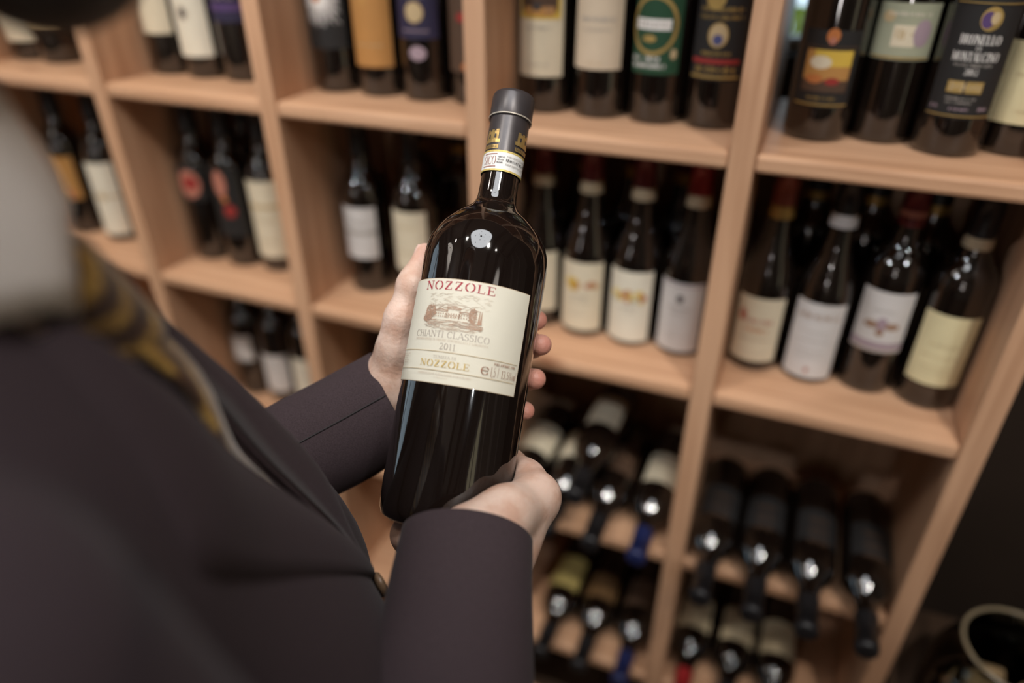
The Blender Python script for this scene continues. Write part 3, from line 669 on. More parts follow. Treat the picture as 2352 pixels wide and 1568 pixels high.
for X, dy, kind, label, gcol, cap, band, lab, art, rz in [
    (-.2815, .0, 'bordeaux', 'bottle with an amber label standing beside the man\'s white collar', 'brown', 'black', None, (.074, .160, .033, amber), lambda p: p.ell(.012, .085, .010, .008, rust), 12),
    (-.1780, .0, 'bordeaux', 'bottle with a tall ivory label, just left of the tilted far upright', 'brown', 'black', None, (.016, .160, .033, ivory), lambda p: (p.rect(-.033, .033, .092, .096, tan_), p.ell(0, .094, .006, .008, tan_)), 14),
    (.0550, .0, 'bordeaux', 'dark bottle with a red oval on its label', 'brown', 'black', None, (.118, .182, .030, blackp), lambda p: (p.ell(0, .150, .021, .026, rose), p.ell(.002, .152, .014, .012, redp)), 12),
    (.1300, .0, 'bordeaux', 'dark bottle with a small salmon pink label above a red mark', 'brown', 'black', None, (.060, .188, .030, blackp), lambda p: (p.ell(-.004, .160, .012, .024, rose), p.ell(.006, .110, .011, .012, redp), p.ell(.0, .132, .006, .006, rust)), 12),
    (.2060, .006, 'bordeaux', 'bottle with a large cream label, right of the dark bottles with red marks', 'brown', 'black', None, (.030, .172, .034, cream), lambda p: (p.rect(-.030, .030, .122, .130, tan_), p.ticks(-.022, .022, .098, .102, tan_, 73), p.ticks(-.02, .02, .06, .063, tan_, 74)), 10),
    (.4080, .0, 'bordeaux', 'bottle with a white label crossed by a grey band, left in its cell', 'brown', 'black', None, (.066, .156, .0345, greyw), lambda p: (p.rect(-.034, .034, .108, .116, greyi), p.ticks(-.022, .02, .126, .134, greyi, 75), p.ticks(-.02, .02, .088, .09, greyi, 76)), 4),
    (.5040, .0, 'bordeaux', 'bottle with a beige label partly hidden behind the raised thumb', 'brown', 'black', None, (.058, .162, .0345, tan_ if False else cream), lambda p: (p.ticks(-.02, .02, .134, .138, tan_, 77), p.ticks(-.02, .02, .09, .093, tan_, 78)), 2),
    (.7232, .006, 'burgundy', 'bottle with a cream label mostly hidden behind the held bottle', 'brown', 'darkred', cb, (.030, .130, .036, cream), None, 2),
    (.7985, .0, 'burgundy', 'bottle with faint yellow flowers on a cream label, right beside the held bottle', 'brown', 'darkred', cb, (.013, .127, .0365, cream), a_flower2, 0),
    (.8745, .0, 'burgundy', 'bottle with a bold band of yellow flowers across its cream label', 'brown', 'darkred', cb, (.010, .126, .0365, ivory), a_flower, -2),
    (.9510, .0, 'burgundy', 'bottle with a bright red capsule and grey-white label with one dark emblem', 'brown', 'red', cb, (.010, .122, .0355, greyw), a_emblem, -4),
    (1.0585, .003, 'burgundy', 'bottle with reddish script on a cream label and a brick red capsule', 'brown', 'brick', (FO['gold'], .226, .243), (.018, .118, .0350, cream), a_script, -2),
    (1.1350, .0, 'burgundy', 'bottle with a white label headed by lettering and a tiny red mark below', 'brown', 'black', (greyw, .226, .243), (.010, .126, .0355, greyw), a_heading, -4),
    (1.2110, .004, 'bordeaux', 'bottle with a grey-white coat of arms label and a red capsule', 'brown', 'darkred', (rose, .250, .258), (.068, .156, .0350, greyw), a_arms, -4),
    (1.2868, -.006, 'bordeaux', 'bottle with a pale yellow label and black capsule at the shelf\'s right end', 'brown', 'black', (FO['cream'], .224, .240), (.040, .142, .0355, palegold), a_yellow, -5),
]:
    bottle(kind, (X, Y2 + dy, T2), label, G2, gcol=gcol, cap=cap, band=band, lab=lab, art=art, rz=R_(rz))

# ---- back row bottles, seen between those in front
def back(cell_x, xs, z, where, cap, band=None, kind='bordeaux', y=.208):
    for i, x in enumerate(xs):
        bottle(kind, (x, y + .006 * (i % 2), z), ('left', 'right', '')[i] * (len(xs) == 2) + ('left', 'middle', 'right')[i] * (len(xs) == 3) + ' dark bottle in the back row ' + where, 'back row ' + where, cap=cap, band=band, lab=(.05, .13, .034, [tan_, brownp][i % 2]), rz=R_(random.uniform(-20, 20)))
back(0, (.09, .17), T1, 'behind the ivory label with the dark emblem', 'black')
back(0, (.43, .51, .59), T1, 'behind the starburst and copper bottles', 'black')
back(0, (.76, .84, .92), T1, 'behind the green-labelled bottle', 'black')
back(0, (1.1075, 1.1830, 1.2600), T1, 'behind the white capital lettering', 'black', y=.222)
back(0, (.09, .245), T2, 'behind the bottles with red marks', 'black')
back(0, (.460, .537, .614), T2, 'behind the white label with a grey band', 'black', (FO['gold'], .226, .240))
back(0, (.762, .839, .916), T2, 'behind the yellow flower labels', 'darkred', (FO['gold'], .226, .243), 'burgundy', .198)
back(0, (1.10, 1.175, 1.25), T2, 'behind the coat of arms label', 'black', (FO['gold'], .226, .243))

# ---- third row: standing on the left, lying with necks out on the right
G3 = 'bottles standing on the lower shelf at left'
for X, label, cap, lab in [
    (.0560, 'bottle with a small pale label, lowest left beside the tie', 'black', (.090, .150, .024, greyw)),
    (.1320, 'bottle with a white label low on the left, second of three', 'black', (.030, .120, .033, greyw)),
    (.2080, 'bottle with a red capsule above the man\'s far sleeve', 'red', (.035, .130, .033, ivory)),
    (.4080, 'bottle with a cream label hidden behind the far sleeve', 'black', (.030, .125, .033, cream)),
    (.4900, 'bottle with a tan label low behind the held bottle', 'black', (.030, .125, .033, tan_)),
    (.5700, 'bottle with a brown label low behind the held bottle', 'black', (.030, .125, .033, brownp)),
]:
    bottle('bordeaux', (X, .140, T3), label, G3, cap=cap, lab=lab, rz=R_(8), art=lambda p: p.ticks(-.018, .018, .085, .089, greyi, 80))
GL = 'bottles lying on their sides with necks pointing out'
rb = PROFS['bordeaux']['r']
def a_bands(p):
    for z in (.150, .128, .104): p.rect(-.016, .016, z, z + .003, brownp); p.ticks(-.012, .012, z + .005, z + .009, brownp, int(z * 999))
for X, Y, z, label, cap, lab, kind in [
    (.7230, -.062, T3 + rb, 'lying bottle with a cream label, left-hand one behind the lower hand', 'black', (.075, .150, .034, cream), 'bordeaux'),
    (.8000, -.062, T3 + rb, 'lying bottle with a tan label just right of the thumb knuckle', 'black', (.070, .145, .034, cream), 'bordeaux'),
    (.8765, -.062, T3 + rb, 'lying bottle with a black neck, between the top lying bottle and the upright', 'black', (.080, .150, .034, brownp), 'bordeaux'),
    (.9525, -.062, T3 + rb, 'lying bottle with a dark blue neck and cream label', 'navy', (.075, .150, .034, cream), 'bordeaux'),
    (.8375, -.035, T3 + rb + .0655, 'lying bottle resting on top of two others', 'black', (.060, .140, .034, cream), 'bordeaux'),
    (1.0580, -.100, T3 + rb, 'all-dark lying bottle next to the upright, first of a row of four', 'black', (.080, .150, .034, blackp), 'bordeaux'),
    (1.1327, -.100, T3 + rb, 'second dark lying bottle from the upright in the row of four', 'black', (.080, .150, .034, blackp), 'bordeaux'),
    (1.2074, -.100, T3 + rb, 'third dark lying bottle from the upright, left of the gap', 'black', (.080, .150, .034, blackp), 'bordeaux'),
    (1.2865, -.100, T3 + rb, 'dark lying bottle alone at the right end of its shelf', 'black', (.080, .150, .034, blackp), 'bordeaux'),
    (.7960, -.055, T4 + rb, 'lying bottle with a golden label beside the near sleeve, bottom shelf', 'black', (.080, .160, .034, paper('old_gold', (.46, .36, .12))), 'bordeaux'),
    (.8725, -.055, T4 + rb, 'lying bottle with a brown label and black neck, bottom shelf', 'black', (.100, .160, .034, paper('umber', (.16, .085, .03))), 'bordeaux'),
    (.9500, -.055, T4 + rb, 'lying bottle with a royal blue neck, bottom shelf', 'navy', (.085, .150, .034, brownp), 'bordeaux'),
    (1.0580, -.050, T4 + rb, 'lying bottle with a beige label and red neck tip, bottom shelf next to the upright', 'red', (.088, .162, .034, paper('sand', (.52, .42, .27))), 'bordeaux'),
    (1.1340, -.050, T4 + rb, 'lying bottle with a beige label, middle of three on the bottom right', 'black', (.088, .162, .034, paper('sand', (.52, .42, .27))), 'bordeaux'),
    (1.2100, -.050, T4 + rb, 'lying bottle with a beige label, right-hand of three on the bottom right', 'black', (.088, .162, .034, paper('sand', (.52, .42, .27))), 'bordeaux'),
]:
    # the base end is deepest, the mouth nearest to the room
    bottle(kind, (X, Y + .300, z), label, GL, cap=cap, lab=lab, rz=R_(random.uniform(-8, 8)), lying=True, art=a_bands if lab[3] is blackp else (lambda p: p.ticks(-.02, .02, .11, .114, sepia, 81)))

# ------------------------------------------------------------------ jar of corks on a small table at the right
tab_m = wood_mat('dark_table_oak', 1, (0.080, 0.048, 0.030), (0.045, 0.027, 0.017))
tb = tag(empty('side_table', (1.66, -.06, 0)), 'dark wooden side table right of the shelving', 'table')
v, f = box_vf(-.29, .35, -.26, .26, .455, .480, .004); obj('tabletop', v, f, tab_m, tb, False)
for sx in (-.24, .30):
    for sy in (-.22, .22):
        v, f = box_vf(sx - .02, sx + .02, sy - .02, sy + .02, 0, .455, .003); obj('leg', v, f, tab_m, tb, False)
JX, JY, JZ = 1.488, -.010, .480
jar_m = thin_glass('jar_glass', (0.90, 0.92, 0.88))
jar = tag(empty('glass_jar', (JX, JY, JZ)), 'round wide-mouthed glass jar of corks at the bottom right', 'jar')
prof = [(.004, .006), (.080, .004), (.093, .012), (.097, .03), (.097, .11), (.090, .140), (.076, .160), (.071, .172), (.071, .184), (.0735, .188)]
inner = [(r - .004, z + (.003 if z < .02 else 0)) for r, z in prof[::-1]]
v, f = lathe_vf(smooth_prof(prof, 3) + inner, 56, False, False); obj('jar_body', v, f, jar_m, jar)
v, f = tube_vf([(.0715 * math.cos(a), .0715 * math.sin(a), .189) for a in np.linspace(0, 2 * math.pi, 48, endpoint=False)], .0032, 10, True)
obj('rim', v, f, mat('jar_rim_glass', (.24, .19, .12), .12, .1, 30, spec=.8, coat=.5), jar)
cork_m = mat('cork', (.30, .20, .10), .85, .25, 160, .0006)
me_c = mesh_data('wine_cork', *lathe_vf([(.0098, -.0215), (.0112, -.0205), (.0112, .0205), (.0098, .0215)], 14), True, [cork_m])
k = 0
for lay in range(3):
    for (qx, qy) in [(-.060, -.026), (-.060, .026), (-.0, -.052), (.0, .0), (.0, .052), (.058, -.026), (.058, .026)]:
        if math.hypot(qx, qy) > .070: continue
        o = tag(link('wine_cork', me_c), 'pale used wine cork among those heaped in the glass jar', 'cork', 'wine corks in the glass jar')
        a = random.uniform(0, 3.14); t = math.pi / 2 + random.uniform(-.06, .06)
        o.location = (JX + qx, JY + qy, JZ + .022 + .0245 * lay); o.rotation_euler = (t, 0, a if math.hypot(qx, qy) < .03 else math.atan2(qy, qx)); k += 1
# ------------------------------------------------------------------ the large bottle held in the hands
BB = np.array([0.8569, -0.4830, 1.1364])
BA = np.array([-0.0837, 0.6363, 0.7669]); BA /= np.linalg.norm(BA)
BX = np.array([0.9264, 0.3332, -0.1753]); BX -= BA * (BX @ BA); BX /= np.linalg.norm(BX)
BY = np.cross(BA, BX)
BM = Matrix(((BX[0], BY[0], BA[0], BB[0]), (BX[1], BY[1], BA[1], BB[1]), (BX[2], BY[2], BA[2], BB[2]), (0, 0, 0, 1)))
def bw(p): return BB + p[0] * BX + p[1] * BY + p[2] * BA        # bottle frame -> room
RB = .0520
mag_prof = [(.012, .010), (.030, .004), (.038, -.004), (.0445, -.0062), (.0492, -.0030), (.0513, .0030), (RB, .010)] + [(RB, z) for z in (.03, .06, .09, .13, .17, .195)] + smooth_prof([(RB, .2), (.0517, .212), (.0495, .2245), (.0435, .2365), (.0335, .2475), (.0235, .2555), (.0185, .2610), (.0168, .2665), (.0163, .274)], 6) + [(.0161, .29), (.0160, .3535)]
v, f = lathe_vf(mag_prof, 120)
mag = tag(obj('wine_bottle', v, f, mat('magnum_glass', (0.0080, 0.0050, 0.0040), 0.03, 0.2, 12, spec=0.7, coat=0.35)), 'large magnum wine bottle with a cream label, held tilted in two hands', 'bottle')
mag.matrix_world = BM
foil_m = mat('magnum_foil', (.050, .042, .043), .34, .12, 90, metal=.25)
v, f = lathe_vf([(.0170, .300), (.0170, .3352), (.0169, .3362), (.0180, .3366), (.0184, .3380), (.0184, .3565), (.0180, .3580), (.0172, .3588), (.0172, .3594), (.0150, .3600), (.004, .3602)], 64, True, False)
cap = obj('capsule', v, f, foil_m, mag)
v, f = lathe_vf([(.0186, .3366), (.01885, .3372), (.0186, .3378)], 64, False, False); obj('pull_tab_ring', v, f, mat('foil_edge', (.45, .40, .33), .4, .1, 50, metal=.3), cap)
gold_foil = mat('gold_foil', (.62, .43, .16), .33, .15, 120, metal=.75)
pr = Print(.01715)
for sgn, ang in ((-1, -47), (1, 50)):
    c = R_(ang) * .01715
    # small castle badge with a lettered ribbon below
    pr.rect(c - .0062, c + .0062, .3128, .3215, gold_foil); pr.rect(c - .0080, c + .0080, .3112, .3142, gold_foil)
    for t in (-.0048, 0, .0048): pr.rect(c + t - .0014, c + t + .0014, .3215, .3226, gold_foil)
    pr.rect(c - .0075, c + .0075, .3058, .3090, gold_foil)
    for t in (-.003, .0032): pr.rect(c + t - .0008, c + t + .0008, .3150, .3185, foil_m)
    pr.text('NOZZOLE', c - .0066, c + .0066, .3064, .3084, foil_m, 1.2)
pr.build('gold_badge', cap)
# guarantee strip round the neck
strip_m = paper('strip_white', (.74, .73, .70)); strip_gold = mat('strip_gold', (.58, .44, .13), .5, .1, 60, metal=.2)
v, f = lathe_vf([(.01735, .2862), (.01735, .3042)], 64, False, False); st_ = obj('neck_strip', v, f, strip_m, mag)
pr = Print(.01745)
pr.rect(-.0265, .0265, .3026, .3042, strip_gold); pr.rect(-.0265, .0265, .2862, .2878, strip_gold)
pk = paper('strip_rose', (.36, .20, .17)); pr.rect(-.019, -.0062, .3002, .3012, pk); pr.rect(-.019, -.0062, .2893, .2903, pk)
pr.text('SICO', -.0185, -.0066, .2915, .2990, pk, 1.0)
pr.ticks(-.0050, .0004, .2975, .2990, ink, 91); pr.ticks(-.0052, .0002, .2950, .2965, ink, 92); pr.ticks(-.0054, .0, .2925, .2940, ink, 93)
pr.ticks(.0026, .0210, .2985, .3000, greyi, 94); pr.ticks(.0020, .0210, .2945, .2972, ink, 95); pr.ticks(.0018, .0210, .2915, .2930, greyi, 96)
pr.build('strip_print', st_)
# front label
lab_m = mat('magnum_label', (.70, .66, .545), .62, .03, 30, .00005, bscale=700)
RL = RB + .0003
v, f = patch_vf(RL, .1025, .1833, -.081, .0437, n=48); lab = obj('label', v, f, lab_m, mag)
v, f = patch_vf(RL - .00012, .1021, .1837, -.0813, .0441, n=48); obj('label_edge', v, f, mat('label_edge_foil', (.46, .33, .20), .5, .1, 50), lab)
red_ink = mat('label_crimson', (.40, .030, .050), .6, .1, 60); brown_ink = mat('label_sepia', (.33, .17, .105), .65, .15, 90); light_ink = mat('label_pale_sepia', (.55, .43, .33), .65, .1, 90); grey_ink = mat('label_grey', (.42, .36, .31), .65, .1, 90); gold_ink = mat('label_gold', (.60, .42, .13), .45, .12, 80, metal=.25); line_ink = mat('label_line', (.50, .38, .22), .55, .1, 80)
pale_ink = mat('label_faint_sepia', (.62, .54, .43), .65, .06, 90)
pr = Print(RL + .0002)
pr.text('NOZZOLE', -.0493, .0116, .1748, .1815, red_ink, 1.25, .16)
pr.text('CHIANTI CLASSICO', -.0516, .0130, .1374, .1424, grey_ink, .85)
pr.text('DENOMINAZIONE DI ORIGINE CONTROLLATA E GARANTITA', -.0512, .0127, .1346, .1363, light_ink, .8, .12)
pr.text('2011', -.0250, -.0118, .1283, .1331, grey_ink, .95, .14)
pr.rect(-.080, .0412, .1263, .12675, line_ink)
pr.text('TENUTA DI', -.0288, -.0098, .1213, .1235, grey_ink, .85)
pr.text('NOZZOLE', -.0402, .0012, .1149, .1199, gold_ink, 1.2, .14)
pr.rect(-.080, .0408, .1118, .11225, line_ink)
pr.text('AMBROGIO E GIOVANNI FOLONARI', -.0412, .0034, .1084, .1101, light_ink, .8, .12)
pr.text('FIRENZE', -.0248, -.0138, .1061, .1073, light_ink, .8, .3)
pr.ticks(.0196, .0388, .1228, .1250, brown_ink, 88)
pr.text('e', .0098, .0168, .1146, .1212, brown_ink, 1.0); pr.text('1,5 l', .0176, .0243, .1138, .1212, brown_ink, .9)
pr.text('13,5%', .0268, .0368, .1140, .1200, brown_ink, .9); pr.text('vol', .0372, .0412, .1142, .1205, brown_ink, .9)
for i in range(5): pr.ticks(-.073 + .001 * (i % 2), -.055 - .002 * (i % 3), .1229 - .0018 * i, .1237 - .0018 * i, light_ink, 100 + i)
pr.build('lettering', lab)
# the engraved villa between trees
eng_ink = mat('engraving_sepia', (.42, .255, .17), .65, .15, 90)
pr = Print(RL + .0002); rr = random.Random(5)
def scribble(cx, cz, rx, rz, n, m, L=.0022, w=.00026, ang=None):
    for _ in range(n):
        a = rr.uniform(0, 6.28); q = math.sqrt(rr.random()); x, z = cx + rx * q * math.cos(a), cz + rz * q * math.sin(a)
        t = rr.uniform(-.5, .5) + (ang if ang is not None else rr.uniform(0, 3.1)); l = L * rr.uniform(.5, 1.2); pr.stroke([(x - l * math.cos(t), z - l * math.sin(t)), (x + l * math.cos(t), z + l * math.sin(t))], w, m)
pr.lay = 1; VX = -.0190
for i in range(80):                                             # clouds
    x = VX + rr.uniform(-.024, .026); z = .1672 + rr.uniform(-.0048, .0048); pr.stroke([(x + .0012 * k, z + .0006 * math.sin(k * 1.3 + i)) for k in range(4)], .00024, pale_ink)
pr.lay = 2
pr.stroke([(VX - .019, .1608), (VX - .010, .1630), (VX, .1640), (VX + .010, .1632), (VX + .022, .1605)], .0003, light_ink)   # hill
scribble(VX, .1610, .020, .0022, 80, light_ink, .0016, .0002, .2)
pr.lay = 3
for (x0, x1, z0, z1) in [(-.0155, -.0045, .1525, .1578), (-.0045, .0060, .1525, .1602), (.0060, .0145, .1525, .1572)]:            # villa blocks
    pr.stroke([(VX + x0, z0), (VX + x0, z1), (VX + x1, z1), (VX + x1, z0)], .0004, eng_ink); pr.stroke([(VX + x0 - .0008, z1 + .0006), (VX + (x0 + x1) / 2, z1 + .0016), (VX + x1 + .0008, z1 + .0006)], .0006, eng_ink)
    n = int((x1 - x0) / .0021)
    for i in range(n):
        for zz in (z0 + .0008, z0 + .0030): pr.rect(VX + x0 + .0012 + .0021 * i, VX + x0 + .0019 + .0021 * i, zz, zz + .0011, eng_ink); pr.lay = 3
for i in range(5): pr.stroke([(VX - .006 + .0028 * i, .1525), (VX - .006 + .0028 * i, .1548), (VX - .0048 + .0028 * i, .1554), (VX - .0036 + .0028 * i, .1548)], .0003, eng_ink)
pr.lay = 4
scribble(VX - .0200, .1570, .0052, .0060, 190, eng_ink, .0011, .00030); scribble(VX - .0225, .1528, .0042, .0040, 130, eng_ink, .0012, .0003); scribble(VX + .0162, .1562, .0032, .0062, 130, eng_ink, .0010, .0003)
for cx in (.0212, .0228): 
    for i in range(26): z = .1506 + i * .0004; pr.stroke([(VX + cx - .0009 * (1 - i / 30), z), (VX + cx + .0009 * (1 - i / 30), z + .0003)], .0004, eng_ink)
for i in range(150):                                            # ground hatching
    x = VX + rr.uniform(-.023, .022); z = rr.uniform(.1462, .1512); l = rr.uniform(.001, .0035); pr.stroke([(x - l, z + rr.uniform(-.0002, .0002)), (x + l, z)], .00022, light_ink if rr.random() < .7 else eng_ink)
scribble(VX + .0190, .1478, .0060, .0028, 60, eng_ink, .0011, .0002, .2); scribble(VX - .0160, .1470, .0070, .0030, 60, light_ink, .0012, .00022, .1); scribble(VX + .004, .1445, .016, .0018, 70, light_ink, .0016, .0002, .1)
tag(pr.build('villa_engraving', lab), kind='stuff')
# ------------------------------------------------------------------ the man holding it
PN = np.array([0.7300, -0.7324, 1.4579])                           # base of the neck
PD = np.array([0.5, 0.8660, 0.0]); PR = np.array([0.8660, -0.5, 0.0])   # facing, his right
def pw(q): q = np.asarray(q, float); return PN + q[..., 0:1] * PR + q[..., 1:2] * PD + q[..., 2:3] * np.array([0, 0, 1.0])
def pf(P): d = np.asarray(P, float) - PN; return np.stack([d @ PR, d @ PD, d[..., 2]], -1)
man = tag(empty('person', (float(PN[0]), float(PN[1]), 0.0)), 'bearded man in a dark suit, white collar and brown tie, holding the large bottle', 'person')
man_off = np.array([PN[0], PN[1], 0.0])
def pobj(name, V, F, m, parent=man, smooth=True): return obj(name, np.asarray(V) - man_off, F, m, parent, smooth)

skin = mat('skin', (.63, .445, .350), .46, .16, 48, .00055, sss=.10, bscale=330, spec=.4, detail=6)
suit = mat('suit_wool', (.050, .0355, .0395), .85, .22, 900, .00022, sheen=.04, spec=.12)
suit_dark = mat('suit_lining', (.012, .010, .011), .6, .1, 200)
shirt_m = mat('shirt_cotton', (.76, .70, .65), .75, .03, 400, .00005)
hair_m = mat('dark_hair', (.016, .011, .008), .55, .4, 500, .0008)

cr = [n for n in skin.node_tree.nodes if n.type == 'VALTORGB'][0].color_ramp; cr.elements[0].color = (.56, .345, .255, 1); cr.elements[1].color = (.68, .495, .405, 1); cr.elements[0].position = .38; cr.elements[1].position = .60
# --- hands, modelled in the bottle's frame so that they close on the glass
def bottle_sd(p):
    r = np.hypot(p[..., 0], p[..., 1]); prof_r = np.interp(p[..., 2], [-.0062, -.003, .010, .2, .2245, .2475, .2665], [.045, .0492, RB, RB, .0495, .0335, .0168])
    return np.maximum(r - prof_r, np.maximum(-.0064 - p[..., 2], p[..., 2] - .36))
def polar(phi, z, rad): return (rad * math.cos(R_(phi)), rad * math.sin(R_(phi)), z)
def chain(p, d, pts, rad, k):
    for (a, b, ra, rb2) in zip(pts[:-1], pts[1:], rad[:-1], rad[1:]): d = smin(d, sd_cone(p, a, b, ra, rb2), k)
    return d
LW = (-.060, .072, .080)                                            # left wrist
L_CUFF_DIR = None
def left_hand(p):
    d = sd_cone(p, (-.062, .068, .092), (-.150, .080, .015), .0225, .026)
    d = smin(d, sd_cone(p, (-.054, .082, .080), (-.140, .092, .005), .0215, .026), .02)
    mcp = [(-.012, .074, .168), (-.006, .077, .147), (-.006, .076, .124), (-.014, .073, .103)]
    for m, r0 in zip(mcp, (.0165, .016, .0155, .0145)): d = smin(d, sd_cone(p, (-.060, .070, .094), m, .021, r0 * .92), .018)
    d = smin(d, sd_cone(p, (-.056, .058, .105), (-.030, .066, .135), .020, .016), .02)
    d = smin(d, sd_cone(p, (-.0715, .064, .105), (-.120, .078, .052), .0190, .022), .016)
    # thumb: mound, then the digit lying along the glass
    th = [(-.0655, .061, .103), (-.0640, .041, .131), (-.0635, .029, .1560), (-.0588, .0245, .1870), (-.0540, .0262, .2160)]
    d = chain(p, d, th, (.0200, .0160, .0130, .0112, .0090), .014)
    d = smin(d, sd_ell(p, (-.0592, .0245, .1850), (.0126, .0124, .0115)), .005)
    tips = [(27, .1750), (14, .1525), (14, .1228), (22, .0950)]
    rads = [(.0115, .0100, .0092, .0085), (.012, .0105, .0098, .0092), (.0115, .0102, .0095, .0090), (.0100, .0092, .0085, .0080)]
    for (phi, z), m, rd in zip(tips, mcp, rads):
        R0 = RB + rd[1] * .93; pts = [m, polar(phi + 47, z * .75 + m[2] * .25, R0 + .003), polar(phi + 20, z, R0 + .0015), polar(phi, z, RB + rd[3] * .90)]
        f_ = chain(p, np.full(p.shape[:-1], 9.0), pts, rd, .006); f_ = smin(f_, sd_ell(p, pts[1], (rd[1] * 1.06,) * 3), .004); d = smin(d, f_, .007)
    return smax(d, -(bottle_sd(p) - .0002), .002)
def right_hand(p):
    d = sd_cone(p, (.020, -.060, -.014), (.022, -.130, -.110), .027, .029)
    d = smin(d, sd_cone(p, (.036, -.058, -.010), (.040, -.130, -.110), .020, .024), .02)
    mcp = [(.060, .030, -.012), (.036, .046, -.024), (.010, .050, -.026), (-.014, .044, -.026)]
    for m, r0 in zip(mcp, (.0165, .0160, .0150, .0140)): d = smin(d, sd_cone(p, (.018, -.046, -.022), m, .021, r0), .018)
    d = smin(d, sd_cone(p, (.000, -.040, -.014), (-.023, .006, -.019), .0175, .0165), .02)     # little finger side
    d = smin(d, sd_cone(p, (.034, -.050, -.012), (.0625, .010, -.004), .022, .0185), .018)   # index side
    d = smin(d, sd_cone(p, (.0660, -.020, .018), (.0540, -.036, -.030), .0195, .0180), .016)
    th = [(.014, -.072, -.002), (.046, -.052, .016), (.0700, -.022, .0300), (.0630, .002, .0405), (.0520, .030, .0520)]
    d = chain(p, d, th, (.0175, .0185, .0150, .0122, .0098), .014)
    d = smin(d, sd_ell(p, (.0720, -.0210, .0285), (.0150, .015, .0150)), .006)
    tips = [(52, .052), (74, .040), (98, .036), (122, .030)]
    rads = [(.0115, .0102, .0094, .0086), (.012, .0105, .0098, .0090), (.0115, .0102, .0095, .0088), (.0100, .0092, .0085, .0078)]
    for (phi, z), m, rd in zip(tips, mcp, rads):
        R0 = RB + rd[1]; pts = [m, (R0 * math.cos(R_(phi - 4)) * 1.03, R0 * math.sin(R_(phi - 4)) * 1.03, z * .18), polar(phi, z * .62, R0), polar(phi + 3, z, RB + rd[3] * .9)]
        d = smin(d, chain(p, np.full(p.shape[:-1], 9.0), pts, rd, .006), .007)
    return smax(d, -(bottle_sd(p) - .0002), .002)
hands = []
for fn, lo, hi in ((left_hand, (-.17, -.03, -.035), (.085, .13, .235)), (right_hand, (-.055, -.165, -.145), (.105, .085, .08))):
    V, F = surface_nets(fn, lo, hi, .0016); V = relax(V, F, 2, .4); hands.append((BB + V[:, 0:1] * BX + V[:, 1:2] * BY + V[:, 2:3] * BA, F))

# --- body under the clothes
L_SH, L_EL = np.array([-.180, .0, -.075]), np.array([-.205, .050, -.375])
R_SH, R_EL = np.array([.185, .0, -.075]), np.array([.240, .085, -.375])
L_WR, R_WR = pf(bw((-.100, .082, .045))), pf(bw((.021, -.090, -.055)))
def torso(p, g=0.0):
    d = sd_ell(p, (0, .000, -.20), (.178 + g, .128 + g, .205 + g)); d = smin(d, sd_ell(p, (0, .078, -.40), (.172 + g, .130 + g, .225 + g)), .06); d = smin(d, sd_ell(p, (0, .030, -.62), (.172 + g, .125 + g, .19 + g)), .06)
    return smin(d, sd_cone(p, (-.165, -.015, -.085), (.165, -.015, -.085), .052 + g, .052 + g), .06)
HS = np.array([0, -.010, .004])
def head_sd(p):
    p = p - HS
    d = sd_ell(p, (0, .062, .205), (.074, .096, .108)); d = smin(d, sd_cone(p, (0, .082, .140), (0, .128, .092), .054, .030), .04)
    for s in (-1, 1):
        d = smin(d, sd_cone(p, (s * .052, .050, .140), (s * .022, .126, .092), .020, .020), .03)          # jaw line
        d = smin(d, sd_ell(p, (s * .076, .045, .190), (.010, .020, .032)), .008)                          # ear
        d = smin(d, sd_ell(p, (s * .033, .140, .205), (.020, .014, .010)), .014)                          # brow
    d = smin(d, sd_cone(p, (0, .150, .200), (0, .172, .160), .009, .014), .012)                           # nose
    for s in (-1, 1): d = smax(d, -sd_ell(p, (s * .033, .158, .188), (.015, .012, .009)), .008)
    d = smin(d, sd_ell(p, (0, .150, .128), (.024, .012, .006)), .006); d = smin(d, sd_ell(p, (0, .148, .117), (.020, .012, .006)), .006)
    return d
def body(p):
    d = torso(p, -.032); d = smin(d, sd_cone(p, (0, -.012, -.06), (0, .035, .14), .060, .056), .03); d = smin(d, head_sd(p), .02)
    for sh, el, wr in ((L_SH, L_EL, L_WR), (R_SH, R_EL, R_WR)):
        d = smin(d, sd_cone(p, sh, el, .050, .040), .03); d = smin(d, sd_cone(p, el, wr, .040, .028), .02)
    for s in (-1, 1):
        d = smin(d, sd_cone(p, (s * .09, .02, -.66), (s * .10, .03, -1.02), .085, .058), .04); d = smin(d, sd_cone(p, (s * .10, .03, -1.02), (s * .105, -.01, -1.38), .056, .038), .03); d = smin(d, sd_cone(p, (s * .105, -.01, -1.405), (s * .12, .15, -1.425), .034, .026), .02)
    return d
V, F = surface_nets(body, (-.33, -.20, -1.47), (.33, .42, .36), .008); V = pw(relax(V, F, 1))
Vs, Fs, o = [V], [F], len(V)
for hv, hf in hands: Vs.append(hv); Fs.append(hf + o); o += len(hv)
body_o = pobj('body', np.vstack(Vs), np.vstack(Fs), skin)
